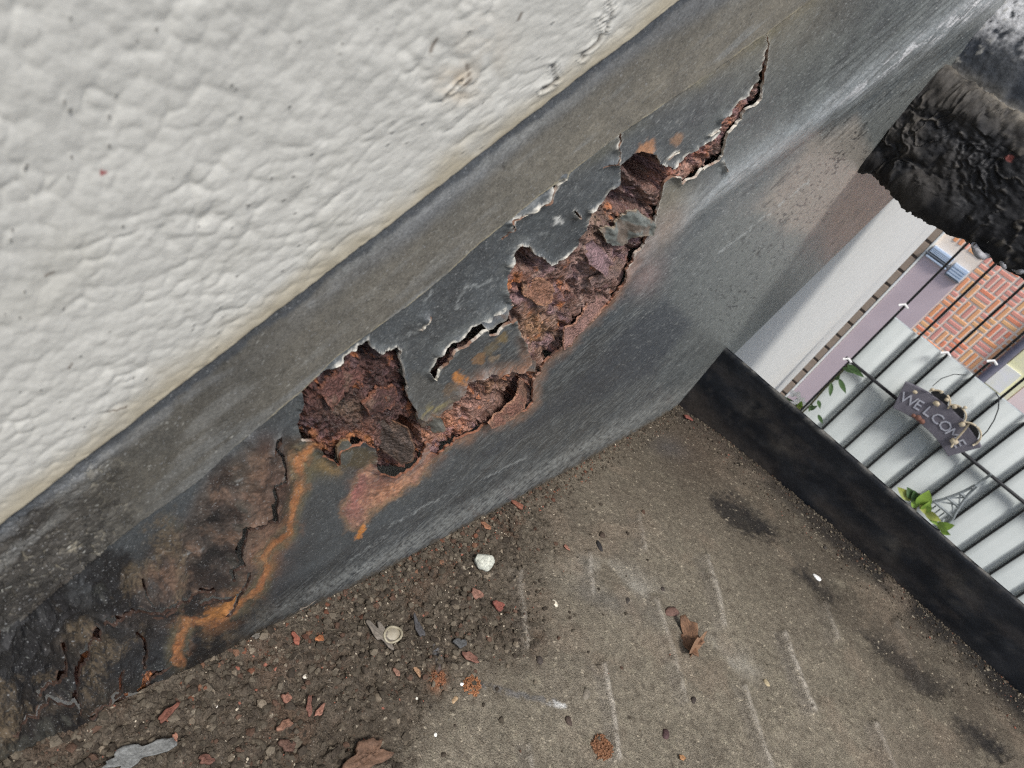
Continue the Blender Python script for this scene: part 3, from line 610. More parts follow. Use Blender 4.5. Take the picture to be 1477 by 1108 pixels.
DX -= .012 * sst(6, -1, slit_d) + .006 * sst(4, 0, cr) * (SX < 470)
tq = DX / .0011 + .35 * e3; tf = tq - np.floor(tq); DX = .45 * DX + .55 * .0011 * (np.floor(tq) + sst(.30, .5, tf) - .35 * e3 * .5)
DX = np.minimum(DX, -.0003) - .0045 * sst(3, 9, hole)
DX = np.maximum(DX, -.019) - .0015 * sst(0, 12, sd)
CR = np.broadcast_to(alb(104, 78, 68), SX.shape + (3,)).copy()
q1 = fbm(SX * .028, SY * .028, 14, 4); q2 = fbm(SX * .06, SY * .06, 17, 4); q3 = fbm(SX * .2, SY * .2, 1, 3)
CR = mix(CR, .7 * sst(0, .5, q1), alb(126, 98, 84)); CR = mix(CR, .8 * sst(.0, -.45, q2), alb(70, 46, 40))
CR = mix(CR, .5 * sst(.15, .6, q3), alb(140, 112, 98))
CR = mix(CR, .5 * sst(.3, .55, fbm(SX * .05, SY * .05, 21, 5, .65)), alb(146, 96, 66))
CR = mix(CR, .5 * sst(.2, .5, fbm(SX * .14, SY * .14, 12, 3)), alb(164, 142, 130)); CR = mix(CR, .6 * sst(-.15, -.5, e4), alb(58, 40, 36)); CR = mix(CR, .7 * sst(-.1, -.6, e3), alb(50, 36, 34))
CR = mix(CR, .92 * isA, alb(70, 44, 39)); CR = mix(CR, .6 * isA * sst(.0, .5, q2), alb(92, 56, 46)); CR = mix(CR, .7 * isA * sst(.0, -.5, q2 + .3 * q3), alb(44, 31, 30))
CR = mix(CR, .7 * isA * blob(SX, SY, 510, 600, 34, 18), alb(104, 88, 72)); CR = mix(CR, .6 * isA * sst(595, 640, SY) * sst(-.4, .3, q2), alb(128, 78, 52))
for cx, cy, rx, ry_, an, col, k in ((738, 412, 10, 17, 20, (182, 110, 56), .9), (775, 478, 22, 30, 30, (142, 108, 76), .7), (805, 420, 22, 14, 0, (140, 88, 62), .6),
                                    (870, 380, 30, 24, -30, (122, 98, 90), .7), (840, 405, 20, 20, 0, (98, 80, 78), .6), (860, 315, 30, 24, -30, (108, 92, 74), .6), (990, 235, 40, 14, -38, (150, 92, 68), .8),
                                    (1055, 170, 30, 12, -50, (150, 98, 78), .7), (906, 290, 30, 18, 0, (58, 38, 36), .9), (928, 246, 24, 22, 0, (36, 28, 28), .9), (748, 372, 16, 14, 0, (34, 27, 26), .85), (898, 254, 12, 14, 0, (84, 66, 62), .6), (680, 590, 30, 20, -30, (138, 104, 92), .7), (715, 560, 20, 16, 0, (126, 92, 62), .6),  # near-black blobs paint shade into the deep hollows of the rust
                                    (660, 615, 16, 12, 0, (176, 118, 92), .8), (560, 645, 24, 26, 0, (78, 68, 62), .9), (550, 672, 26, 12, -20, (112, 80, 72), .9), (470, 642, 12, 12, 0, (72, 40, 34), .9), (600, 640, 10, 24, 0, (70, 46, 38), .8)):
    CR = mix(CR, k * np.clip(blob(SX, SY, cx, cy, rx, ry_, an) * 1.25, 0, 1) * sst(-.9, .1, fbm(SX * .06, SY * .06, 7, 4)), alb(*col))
oe = sst(8, 0, np.abs(sd + 4)) * sst(618, 635, SY) * (SX < 540)
CR = mix(CR, .8 * oe * sst(-.4, .2, q2), alb(172, 112, 66))
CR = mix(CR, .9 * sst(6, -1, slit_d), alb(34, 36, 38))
CR = mix(CR, .8 * blob(SX, SY, 630, 618, 34, 20, -20) * sst(-.6, .2, q2), alb(172, 116, 82))
CR = mix(CR, .5 * (1 - isA) * sst(.15, .5, e4), alb(150, 122, 112))
CR = mix(CR, .6 * (1 - .6 * isA) * sst(.1, .45, fbm(PX * .06, PY * .06, 20, 4, .65)), alb(126, 100, 106)); CR = mix(CR, .7 * sst(.35, .6, fbm(PX * .09, PY * .09, 2, 4, .65)), alb(178, 108, 62)); CR = mix(CR, .6 * sst(.2, .5, fbm(PX * .07 + 9, PY * .07, 15, 4, .65)), alb(60, 34, 34))
CR = CR * (.98 - .22 * isA)[..., None]
crR = np.clip(.42 + .25 * q2 + .2 * q3 + .1 * isA, .2, .9)
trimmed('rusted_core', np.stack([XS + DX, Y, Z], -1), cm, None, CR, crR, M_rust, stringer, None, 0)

V = []; ys = np.linspace(.185, 1.3, 12)
for yy in ys: lo_ = max(zl(yy), .050); lo_ = min(lo_, zw(yy)); V += [(XS - .0010, yy, max(zw(yy) + .002, lo_ + .001)), (XS - .0010, yy, lo_), (XS - .006, yy, max(zw(yy) + .002, lo_ + .001)), (XS - .006, yy, lo_)]
F = [q for i in range(11) for q in ((i * 4 + 1, i * 4 + 5, i * 4 + 4, i * 4), (i * 4 + 3, i * 4 + 7, i * 4 + 5, i * 4 + 1))]
F += [q for i in range(11) for q in ((i * 4, i * 4 + 4, i * 4 + 6, i * 4 + 2), (i * 4 + 5, i * 4 + 1, i * 4 + 3, i * 4 + 7))]
link('upper_plate', py_mesh('upper_plate', V, F), mat_plain('upper_paint', A(84, 88, 90), A(104, 107, 106), scale=60, rough=.5, bump=.3, bscale=200), stringer)

# --- loose paint flakes over the rust
def flake(name, poly, off, tilt, col, parent, rim=(150, 148, 140), amp=.0004, seed=1, thick=.0006, mat=None, ragk=1.2):
    q = np.array(poly, float); x0, y0 = q.min(0) - 3; x1, y1 = q.max(0) + 3
    n_ = int(max(14, min(90, max(x1 - x0, y1 - y0) * 1.1)))
    gx, gy = np.meshgrid(np.linspace(x0, x1, n_), np.linspace(y0, y1, n_))
    P = np.zeros((n_, n_, 3))
    v = (gx[..., None] - PC[0]) * np.array([Rt[0], Fw[0], Up[0]]) + (gy[..., None] - PC[1]) * np.array([Rt[1], Fw[1], Up[1]]) + FOC * np.array([Rt[2], Fw[2], Up[2]])
    P = v * ((XS + off) / v[..., 0])[..., None]
    s = -(sdf_poly(gx, gy, poly) + ragk * fbm(gx * .15, gy * .15, seed, 3))
    nn = fbm(gx * .05, gy * .05, seed + 2, 3)
    P[..., 0] += amp * nn + tilt[0] * (gx - q[:, 0].mean()) * 1e-5 + tilt[1] * (gy - q[:, 1].mean()) * 1e-5 + .0005 * np.exp(-np.clip(s, 0, 99) / 3) * fbm(gx * .03, gy * .03, seed + 5, 2)
    c = np.broadcast_to(alb(*col), P.shape).copy(); c = mix(c, .6 * sst(-.3, .5, fbm(gx * .12, gy * .12, seed, 4)), np.array(alb(*col)) * 1.4); c = mix(c, .6 * sst(.05, .4, fbm(gx * .07, gy * .07, seed + 9, 4)), alb(100, 80, 66))
    c = mix(c, .6 * sst(3, .5, s) * sst(-.3, .2, nn), alb(*rim))
    rm = np.broadcast_to(alb(*rim), P.shape)
    return trimmed(name, P, s > 0, s, c, np.full(s.shape, .6), mat or M_skin, parent, rm, thick, flip=False)
flake('paint_flake', [(868, 336), (877, 330), (890, 330), (897, 320), (908, 307), (920, 305), (935, 314), (944, 322), (940, 338), (926, 338), (915, 338), (906, 352), (893, 358), (880, 354), (873, 345)], .0008, (2, 0), (92, 96, 92), stringer, (128, 116, 100), amp=.0012, seed=3, ragk=2.6)
flake('paint_flake', [(690, 461), (727, 438), (736, 449), (730, 460), (709, 472), (699, 472)], -.0010, (0, 3), (98, 102, 104), stringer, seed=5)
flake('paint_flake', [(487, 646), (494, 638), (504, 637), (511, 646), (509, 660), (500, 672), (490, 670), (486, 660)], .0004, (0, 0), (72, 72, 66), stringer, (104, 86, 62), seed=8, ragk=1.6)
flake('paint_flake', [(541, 616), (560, 610), (584, 612), (590, 632), (588, 650), (574, 664), (556, 654), (546, 640)], .0004, (10, 4), (62, 52, 46), stringer, (120, 86, 62), seed=11, mat=M_rust, amp=.0012)
flake('paint_flake', [(738, 524), (752, 498), (764, 508), (774, 520), (770, 534), (756, 534), (744, 536)], -.0002, (0, 5), (70, 72, 72), stringer, (110, 92, 78), seed=14)
flake('rust_scale', [(806, 498), (826, 484), (846, 466), (874, 446), (888, 424), (876, 420), (856, 436), (838, 456), (814, 474), (806, 488)], .0006, (0, 6), (120, 92, 84), stringer, (140, 104, 86), amp=.001, seed=17, mat=M_rust)
flake('rust_scale', [(700, 606), (726, 590), (752, 574), (760, 556), (766, 560), (764, 578), (750, 592), (724, 606), (704, 612)], .0002, (0, 8), (104, 72, 60), stringer, (150, 112, 90), amp=.001, seed=19, mat=M_rust)
flake('paint_flake', [(604, 604), (618, 596), (634, 600), (640, 614), (628, 624), (612, 622)], .0002, (5, 0), (84, 84, 78), stringer, (120, 92, 66), amp=.001, seed=23, ragk=2.2)
flake('rust_scale', [(456, 560), (486, 540), (520, 528), (530, 540), (500, 560), (470, 580)], -.0010, (0, 6), (78, 50, 44), stringer, (104, 66, 50), amp=.0012, seed=26, mat=M_rust, ragk=3)
flake('rust_scale', [(520, 580), (548, 562), (572, 560), (576, 576), (552, 590), (530, 598)], -.0008, (0, 6), (70, 46, 42), stringer, (112, 72, 54), amp=.0012, seed=27, mat=M_rust, ragk=3)
flake('rust_scale', [(858, 350), (872, 362), (880, 378), (866, 392), (848, 380), (846, 362)], .0003, (0, 6), (112, 90, 92), stringer, (140, 112, 104), amp=.0012, seed=28, mat=M_rust, ragk=3)
flake('rust_scale', [(760, 410), (780, 400), (796, 412), (790, 432), (770, 436), (756, 426)], .0002, (4, 6), (118, 84, 66), stringer, (150, 112, 84), amp=.0012, seed=29, mat=M_rust, ragk=3)
flake('rust_scale', [(850, 410), (866, 404), (892, 398), (905, 380), (896, 376), (880, 390), (862, 396), (848, 402)], .0006, (0, 6), (104, 84, 78), stringer, (130, 104, 92), amp=.001, seed=20, mat=M_rust)

# ------------------------------------------------------------------ lower tread with its dirt
tread = tag(empty('stair_tread', (.35, .2, -.222)), 'lower steel stair tread covered in dried mud with an upturned black back lip', 'stair tread')
M_blk = mat_plain('black_paint', A(34, 37, 41), A(50, 50, 50), scale=90, rough=.5, spec=.4, bump=.4, bscale=500, bdist=.0006)
box('tread_plate', (-.0595, -.06, -.226), (.80, .3805, -.221), M_blk, tread)
def zbase(x, y):
    zb = np.interp(y, [0, .02, .045, .063, .1, .136, .245, .4], [-.166, -.174, -.1785, -.1815, -.188, -.194, -.2055, -.2145])
    return -.2005 + (zb + .2005) * np.exp(-(x + .06) / .07) + .0045 * np.exp(-((y - .3825) / .010) ** 2)
CW = .00085
nx, ny = 520, 640
xg = -.0605 + (.26) * np.linspace(0, 1, nx) ** 1.15; yg = -.03 + .4118 * np.linspace(0, 1, ny) ** .95
Xd, Yd = np.meshgrid(xg, yg)
Zd = zbase(Xd, Yd)
DXp, DYp = chart(np.stack([Xd, Yd, Zd], -1))
COARSE = [(-300, 1300), (-200, 1060), (0, 1040), (150, 1000), (270, 940), (440, 870), (560, 815), (660, 760), (730, 720), (770, 790), (730, 900), (650, 970), (580, 1020), (540, 1108), (520, 1300)]
cz = sst(115, -60, sdf_poly(DXp, DYp, COARSE, 160) + 55 * fbm(DXp * .012, DYp * .012, 4, 3))
k1, k2, ki = worley(Xd * 420, Yd * 420, 2); h1, h2, hi = worley(Xd * 800, Yd * 800, 5)
du = fbm(Xd * 90, Yd * 90, 7, 5); dv = fbm(Xd * 500, Yd * 500, 11, 4); dw = fbm(Xd * 30, Yd * 30, 2, 3)
HD = .0007 * dw + .0005 * du + .00022 * dv + cz * (.0016 * (ki - .35) * sst(.9, .3, k1) + .0011 * (1 - h1) * hi + .0016 * fbm(Xd * 220, Yd * 220, 9, 5, .6))
mound = sst(120, 30, np.hypot(DXp - 500, (DYp - 960) * 1.2)); HD += .0012 * mound * (.5 + .5 * du)
RIBS = [[(748, 824), (753, 880), (758, 933)], [(850, 800), (853, 855)], [(920, 745), (929, 792)], [(944, 865), (970, 940), (988, 1010)], [(868, 960), (882, 1020), (892, 1095)], [(1019, 804), (1034, 850), (1044, 902)],
        [(1072, 990), (1092, 1050), (1112, 1110)], [(1130, 915), (1150, 970), (1173, 1024)], [(1262, 1045), (1290, 1110)], [(760, 1075), (766, 1108)], [(1190, 870), (1206, 920)], [(1290, 900), (1330, 985)]]
CD = np.broadcast_to(alb(105, 99, 87), Xd.shape + (3,)).copy()
CD = mix(CD, .7 * sst(-.5, .6, du), alb(117, 110, 97)); CD = mix(CD, .45 * sst(0, .6, dw), alb(96, 90, 80))
CD = mix(CD, .5 * sst(.2, .6, dv), alb(128, 122, 106)); CD = mix(CD, .45 * sst(-.15, -.55, dv), alb(74, 67, 58))
CD = mix(CD, .85 * cz, alb(60, 53, 45)); CD = mix(CD, .5 * cz * sst(-.2, .5, fbm(Xd * 260, Yd * 260, 15, 3)), alb(92, 83, 72)); CD = mix(CD, .4 * cz * sst(.2, .8, hi), alb(50, 45, 39))
CD = mix(CD, .5 * cz * sst(.2, .5, fbm(Xd * 60, Yd * 60, 18, 3)), alb(84, 62, 48))
for i, rb in enumerate(RIBS):
    d = dist_line(DXp + 2.5 * du, DYp, rb, 60); k = .55 + .45 * ((i * 37) % 10) / 10
    HD += .0016 * k * np.exp(-(d / 6) ** 2)
    CD = mix(CD, .75 * k * np.exp(-((d) / 3.2) ** 2) * sst(-.8, .1, dv), alb(164, 158, 147))
    d2 = dist_line(DXp + 9, DYp - 2, rb, 40); CD = mix(CD, .4 * k * np.exp(-(d2 / 7) ** 2), alb(92, 88, 84))
def jl_d(x, y): return (y - np.interp(x, [-100, 120, 270, 440, 560, 800, 1000, 1060], [1100, 1080, 960, 880, 820, 690, 575, 530])) * .86
# bare black patches where the mud has worn off
DARK = [[(1020, 712), (1060, 715), (1088, 738), (1112, 762), (1132, 784), (1092, 780), (1060, 764), (1036, 742)], [(1142, 808), (1166, 822), (1200, 846), (1216, 866), (1204, 874), (1180, 858), (1156, 838)],
        [(1240, 905), (1275, 915), (1320, 945), (1352, 968), (1374, 996), (1342, 1008), (1316, 984), (1280, 950), (1262, 944)], [(1372, 1028), (1400, 1040), (1432, 1060), (1462, 1096), (1440, 1108), (1410, 1082), (1384, 1056)]]
for q in DARK:
    s = sdf_poly(DXp + 16 * du + 8 * dv, DYp + 12 * dv + 8 * dw, q, 40); mk = sst(8, -12, s + 6 * fbm(DXp * .2, DYp * .2, 5, 2)) * (.75 + .25 * sst(-.5, .4, dw))
    HD -= .0007 * mk; dark_k = np.maximum(dark_k, mk) if 'dark_k' in dir() else mk
bare = sdf_poly(DXp + 14 * du + 5 * dv, DYp + 14 * dw, [(960, 600), (1040, 580), (1110, 650), (1200, 720), (1330, 830), (1477, 960), (1477, 1010), (1392, 930), (1310, 868), (1200, 790), (1130, 720), (1070, 650), (1030, 640)], 200)
CD = mix(CD, .8 * sst(14, -10, bare), alb(42, 41, 41))
CD = mix(CD, .6 * sst(.0, .5, fbm(DXp * .01, DYp * .01, 5, 3)) * sst(1050, 1250, DXp) * .8, alb(98, 90, 80))
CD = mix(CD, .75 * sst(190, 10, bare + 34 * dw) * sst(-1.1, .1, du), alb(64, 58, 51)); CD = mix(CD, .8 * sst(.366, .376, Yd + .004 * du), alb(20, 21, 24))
CD = mix(CD, .45 * sst(300, 60, jl_d(DXp, DYp)) * sst(-.9, .4, dw), alb(84, 76, 66))
CD = mix(CD, .55 * blob(DXp, DYp, 1010, 650, 60, 40, 30), alb(72, 62, 54)); CD = mix(CD, .5 * blob(DXp, DYp, 965, 645, 26, 14, 20), alb(70, 70, 72))
CD = mix(CD, .6 * sst(7, 2, dist_line(DXp, DYp + 5 * du + 3 * dv, [(696, 990), (740, 998), (800, 1014)], 20)) * sst(-.4, .2, dv), alb(84, 85, 88))
CD = mix(CD, .8 * sst(6, 1, dist_line(DXp, DYp + 3 * dv, [(792, 1014), (812, 1020)], 20)) * sst(-.4, .3, dv), alb(190, 190, 186))
CD = mix(CD, .6 * sst(5, 1, dist_line(DXp, DYp, [(627, 935), (632, 955), (634, 972)], 20)), alb(92, 96, 102)); CD = mix(CD, .8 * blob(DXp, DYp, 630, 982, 11, 14), alb(140, 92, 62))
CD = mix(CD, .5 * blob(DXp, DYp, 905, 842, 70, 22, 25) * sst(-.4, .4, du), alb(140, 138, 130)); CD = mix(CD, .5 * blob(DXp, DYp, 1040, 950, 70, 20, 20) * sst(-.4, .4, du), alb(142, 140, 132))
CD = mix(CD, .5 * blob(DXp, DYp, 880, 868, 60, 14, 22), alb(90, 88, 84)); CD = mix(CD, .5 * blob(DXp, DYp, 470, 955, 30, 16), alb(66, 50, 40))
CD = mix(CD, .45 * sst(.25, .6, fbm(Xd * 45, Yd * 45, 13, 4)) * sst(500, 900, DXp), alb(112, 101, 88))
CD = mix(CD, .9 * dark_k * sst(-1.2, -.2, dv + .4 * du), alb(27, 27, 29))
holes_ = sst(.66, .8, fbm(Xd * 240, Yd * 240, 22, 3)); CD = mix(CD, .8 * holes_, alb(48, 43, 38)); HD -= .0007 * holes_
pale = sst(.62, .8, fbm(Xd * 900, Yd * 900, 20, 2)); CD = mix(CD, .6 * pale, alb(176, 166, 146))
Zd2 = Zd + HD
dirt_me = raw_mesh('dirt', np.stack([Xd, Yd, Zd2], -1).reshape(-1, 3), grid_faces(ny, nx)); set_col(dirt_me, CD.reshape(-1, 3), np.full(nx * ny, .93))
tag(link('dirt', dirt_me, M_dirt), 'dried grey brown mud and grit lying on the lower tread', 'dirt', kind='stuff')
def dirt_z(x, y):
    i = np.clip(np.searchsorted(xg, x), 0, nx - 1); j = np.clip(np.searchsorted(yg, y), 0, ny - 1)
    return Zd2[j, i]
def on_dirt(px):
    z = -.199
    for _ in range(6):
        p = onz(px, z); z = float(dirt_z(p[0], p[1]))
    return onz(px, z)
# back lip of a tread: bent-up plate with a soft inner corner
def back_lip(name, x0, x1, y0, zb, zt, th, parent, seed, amp=.0008):
    prof = [(y0 - .006, zb + .0005), (y0 - .0035, zb + .0012), (y0 - .0014, zb + .0035), (y0 - .0004, zb + .008)]
    prof += [(y0, z_) for z_ in np.linspace(zb + .012, zt - .0012, 26)] + [(y0 + th * .25, zt - .0003), (y0 + th * .5, zt), (y0 + th * .8, zt - .0004), (y0 + th, zt - .0015), (y0 + th, zb)]
    pr = np.array(prof); n1 = 360
    xs = x0 + (x1 - x0) * np.linspace(0, 1, n1) ** 1.6
    Xl, T = np.meshgrid(xs, np.arange(len(pr))); Yl = pr[T, 0]; Zl = pr[T, 1]
    u = fbm(Xl * 60, Zl * 90, seed, 4); v_ = fbm(Xl * 200, Zl * 300, seed + 3, 4)
    Yl = Yl + amp * u * (T < len(pr) - 2) + .0002 * v_ * (T < len(pr) - 2); Zl = Zl + .0006 * fbm(Xl * 25, Xl * 0, seed + 1, 3) * sst(zb + .01, zt, Zl)
    lx, ly = chart(np.stack([Xl, Yl, Zl], -1))
    c = np.broadcast_to(alb(11, 15, 21), Xl.shape + (3,)).copy()
    c = mix(c, .6 * sst(.0, .6, u), alb(30, 32, 36)); c = mix(c, .5 * sst(.2, .6, v_), alb(42, 41, 41))
    c = mix(c, .75 * sst(zb + .016, zb + .003, Zl + .006 * u) * sst(-.5, .3, fbm(Xl * 40, Zl * 40, seed + 6, 3)), alb(74, 67, 120))
    c = mix(c, .5 * sst(.1, .5, fbm(Xl * 35, Zl * 120, seed + 2, 4)) * sst(zt, zt - .02, Zl), alb(48, 44, 42))
    c = mix(c, .7 * sst(zb + .036, zb + .010, Zl + .012 * fbm(Xl * 18, Zl * 30, seed + 9, 4)) * sst(-.6, .2, u), alb(56, 50, 44))
    for cx, cy, r_ in ((1088, 590, 20), (1130, 640, 22), (1290, 790, 20), (1385, 850, 26)):
        c = mix(c, .45 * blob(lx, ly, cx, cy, r_, r_ * .8, 30) * sst(-.5, .3, v_), alb(70, 66, 60))
    c = mix(c, .7 * sst(zt - .0016, zt - .0002, Zl) * sst(-.2, .4, v_), alb(120, 118, 112))
    me = raw_mesh(name, np.stack([Xl, Yl, Zl], -1).reshape(-1, 3), grid_faces(len(pr), n1)); set_col(me, c.reshape(-1, 3), np.clip(.55 + .2 * u, .3, .9).ravel())
    return link(name, me, M_tread, parent)
back_lip('back_lip', -.0615, .8, .3834, -.222, -.1605, .003, tread, 4)

# ------------------------------------------------------------------ upper tread: lumpy blistered nosing
tread2 = tag(empty('stair_tread', (.35, .5, -.04)), 'next steel stair tread above the gap with blistered black paint on its nosing', 'stair tread')
prof = []
YN = .3457
for t in np.linspace(0, 1, 70): prof.append((YN + .33 - .322 * t ** .55, .004 + .003 * (1 - t) * 0))
for a in np.linspace(90, 180, 14)[1:]: prof.append((YN + .008 + .008 * math.cos(math.radians(a)), -.004 + .008 * math.sin(math.radians(a))))
for z_ in np.linspace(-.006, -.034, 80): prof.append((YN, z_))
for a in np.linspace(180, 270, 12)[1:]: prof.append((YN + .006 + .006 * math.cos(math.radians(a)), -.035 + .006 * math.sin(math.radians(a))))
for t in np.linspace(0, 1, 26)[1:]: prof.append((YN + .006 + .05 * t, -.041))
pr = np.array(prof); n1 = 560
xs = -.0612 + .66 * np.linspace(0, 1, n1) ** 1.9
arc = np.concatenate([[0], np.cumsum(np.hypot(*np.diff(pr, axis=0).T))]); arc = np.abs(arc - arc[76])
sg = np.sign(np.arange(len(pr)) - 76)
Xl, T = np.meshgrid(xs, np.arange(len(pr))); Yl = pr[T, 0]; Zl = pr[T, 1]; S_ = (arc * sg)[T]
Tn = np.gradient(pr, axis=0); Tn /= np.linalg.norm(Tn, axis=1)[:, None]; Nn = np.stack([-Tn[:, 1], Tn[:, 0]], 1)   # outward in (y,z)
Nn *= -1
wq = fbm(Xl * 60, S_ * 60, 3, 4); wr_ = fbm(Xl * 60, S_ * 60, 9, 4)
c1, c2, ci = worley(Xl * 62 + 1.1 * wq, S_ * 62 + 1.1 * wr_, 4)
d1, d2, di_ = worley(Xl * 190 + 1.2 * wq, S_ * 190 + 1.2 * wr_, 8)
on_f = sst(-.014, .002, S_) * sst(.056, .042, S_) * .85 + .15
u = fbm(Xl * 70, S_ * 70, 5, 4); v_ = fbm(Xl * 400, S_ * 400, 2, 4)
cl1 = fbm(Xl * 75 + .5 * wq, S_ * 75 + .5 * wr_, 13, 4, .55); cl2 = fbm(Xl * 150, S_ * 150, 17, 4, .6)
edge1 = sst(.10, .0, np.abs(cl1)) * sst(-.5, .3, wq + .3 * v_); edge2 = sst(.07, .0, np.abs(cl2 - .1)) * sst(-.1, .5, wr_)
bub = sst(.035, .0, Xl + .06 - .5 * S_)          # rounded blisters near the stringer
HN = on_f * (.0042 * (.35 + .65 * bub) * (1 - c1 ** 2) + .0018 * cl1 + .0012 * cl2 + .0011 * edge1 + .0006 * edge2 - .0005 * (1 - d1)) + .0010 * u + .0003 * v_
HN += .0014 * fbm(Xl * 45, S_ * 20, 11, 3) * sst(.03, .045, S_)
edge3 = sst(.13, .0, c2 - c1) * sst(-.25, .25, wq + .4 * v_); HN += on_f * .0014 * edge3
HN *= sst(.02, .0, np.abs(Yl - YN) - .05) * .75 + .25
Yl2 = Yl + Nn[T, 0] * HN; Zl2 = Zl + Nn[T, 1] * HN
c = np.broadcast_to(alb(14, 15, 18), Xl.shape + (3,)).copy()
c = mix(c, .6 * sst(.0, .5, u), alb(24, 24, 26))
c = mix(c, .6 * edge3 * on_f * sst(-.3, .4, v_ + u), alb(84, 79, 71))
c = mix(c, .55 * edge1 * on_f * sst(-.2, .4, u + .5 * v_), alb(74, 70, 64)); c = mix(c, .3 * edge2 * on_f * sst(-.1, .4, v_), alb(78, 75, 70))
c = mix(c, .6 * bub * on_f * sst(-.5, .3, cl2), alb(58, 55, 51))
c = mix(c, .6 * sst(-.02, .06, -Xl) * sst(.012, .0, S_) * sst(-.4, .3, u), alb(70, 66, 60))
c = mix(c, .7 * sst(-.002, -.016, S_) * sst(-.3, .4, u), alb(52, 51, 50)); c = mix(c, .5 * sst(.1, .5, fbm(Xl * 160, S_ * 160, 13, 3)) * sst(-.004, -.02, S_), alb(120, 116, 108))
c = mix(c, .7 * np.exp(-((S_ + .008) / .005) ** 2) * sst(-.5, .3, v_), alb(126, 120, 108))  # highlight on the rounded fold painted as a pale band
lx, ly = chart(np.stack([Xl, Yl2, Zl2], -1)); c = mix(c, .9 * sst(9, 4, np.hypot(lx - 1456, (ly - 228) * 1.3) + 7 * v_), alb(130, 72, 66))
me = raw_mesh('nosing_plate', np.stack([Xl, Yl2, Zl2], -1).reshape(-1, 3), grid_faces(len(pr), n1)[:, ::-1])
set_col(me, c.reshape(-1, 3), np.clip(.5 + .25 * u + .2 * on_f - .2 * sst(-.004, -.03, S_), .28, .95).ravel()); link('nosing_plate', me, M_tread, tread2)
n1, n2 = 420, 200
xs = -.0606 + .66 * np.linspace(0, 1, n1) ** 1.8; zs_ = .0005 + .14 * np.linspace(0, 1, n2)
Xl, Zl = np.meshgrid(xs, zs_); u = fbm(Xl * 70, Zl * 70, 3, 4); v_ = fbm(Xl * 420, Zl * 420, 6, 4); wv_ = fbm(Xl * 25, Zl * 25, 9, 3)
Yl = YN + .013 - .010 * sst(.006, .0, Zl) - .0009 * u - .0004 * v_
c = np.broadcast_to(alb(42, 46, 52), Xl.shape + (3,)).copy(); c = mix(c, .6 * sst(0, .5, u), alb(70, 72, 74))
c = mix(c, .75 * sst(.012, .0, Zl) * sst(-.4, .3, u), alb(122, 116, 104))  # fold highlight painted on as pale colour at the plate's foot
wh = sst(.014, .034, Zl + .008 * wv_ + .008 * v_ - .10 * (Xl + .06)); c = mix(c, .9 * wh * sst(-.5, -.05, v_), alb(224, 222, 214))
c = mix(c, .6 * sst(.2, .5, v_) * sst(-.045, -.058, Xl), alb(150, 148, 140))
me = raw_mesh('riser_plate', np.stack([Xl, Yl, Zl], -1).reshape(-1, 3), grid_faces(n2, n1)); set_col(me, c.reshape(-1, 3), np.clip(.4 + .2 * u, .25, .8).ravel())
link('riser_plate', me, M_tread, tread2)
back_lip('back_lip', -.0605, .6, .675, .000, .042, .003, tread2, 9)

# ------------------------------------------------------------------ loose crumbs of mud (nobody could count them)
def ico():
    t = (1 + 5 ** .5) / 2
    v = np.array([(-1, t, 0), (1, t, 0), (-1, -t, 0), (1, -t, 0), (0, -1, t), (0, 1, t), (0, -1, -t), (0, 1, -t), (t, 0, -1), (t, 0, 1), (-t, 0, -1), (-t, 0, 1)], float)
    v /= np.linalg.norm(v[0])
    f = np.array([(0, 11, 5), (0, 5, 1), (0, 1, 7), (0, 7, 10), (0, 10, 11), (1, 5, 9), (5, 11, 4), (11, 10, 2), (10, 7, 6), (7, 1, 8), (3, 9, 4), (3, 4, 2), (3, 2, 6), (3, 6, 8), (3, 8, 9), (4, 9, 5), (2, 4, 11), (6, 2, 10), (8, 6, 7), (9, 8, 1)])
    return v, f
iv, iff = ico()
rs = np.random.RandomState(21)
def crumbs(name, label, pts, rad, cols, flat=.75):
    n_ = len(pts); V = iv[None] * (.6 + .75 * rs.rand(n_, 12, 1)) * rad[:, None, None]
    a = rs.rand(n_) * 6.28; ca, sa = np.cos(a)[:, None], np.sin(a)[:, None]; st_ = .7 + .7 * rs.rand(n_, 1)
    x_, y_ = V[..., 0] * st_, V[..., 1]; V = np.stack([x_ * ca - y_ * sa, x_ * sa + y_ * ca, V[..., 2] * flat], -1) + pts[:, None, :]
    F = iff[None] + (np.arange(n_) * 12)[:, None, None]
    me = raw_mesh(name, V.reshape(-1, 3), F.reshape(-1, 3), smooth=False); set_col(me, np.repeat(cols, 12, 0))
    tag(link(name, me, M_crumb), label, 'grit', kind='stuff')
n0 = 150000
cx = -.06 + .17 * rs.rand(n0) ** 1.2; cy = -.01 + .30 * rs.rand(n0); czv = zbase(cx, cy)
qx, qy = chart(np.stack([cx, cy, czv], -1))
dens = sst(95, -70, sdf_poly(qx, qy, COARSE, 160) + 50 * fbm(qx * .012, qy * .012, 4, 3)) ** 1.4; dens = np.maximum(dens, .05 * sst(1000, 700, qx)) * (qx > -120) * (qy < 1200)
dens *= .35 + .65 * sst(-.4, .3, fbm(cx * 60, cy * 60, 3, 3))
ok = rs.rand(n0) < dens * .42; cx, cy, czv = cx[ok], cy[ok], czv[ok]
rad = .00022 + .0010 * rs.rand(len(cx)) ** 5
nl_ = 2600; lx_ = -.06 + .27 * rs.rand(nl_); ly_ = .3825 - .022 * rs.rand(nl_) ** 2.2
nj_ = 3200; jy_ = .06 + .33 * rs.rand(nj_); jx_ = -.0595 + .010 * rs.rand(nj_) ** 2
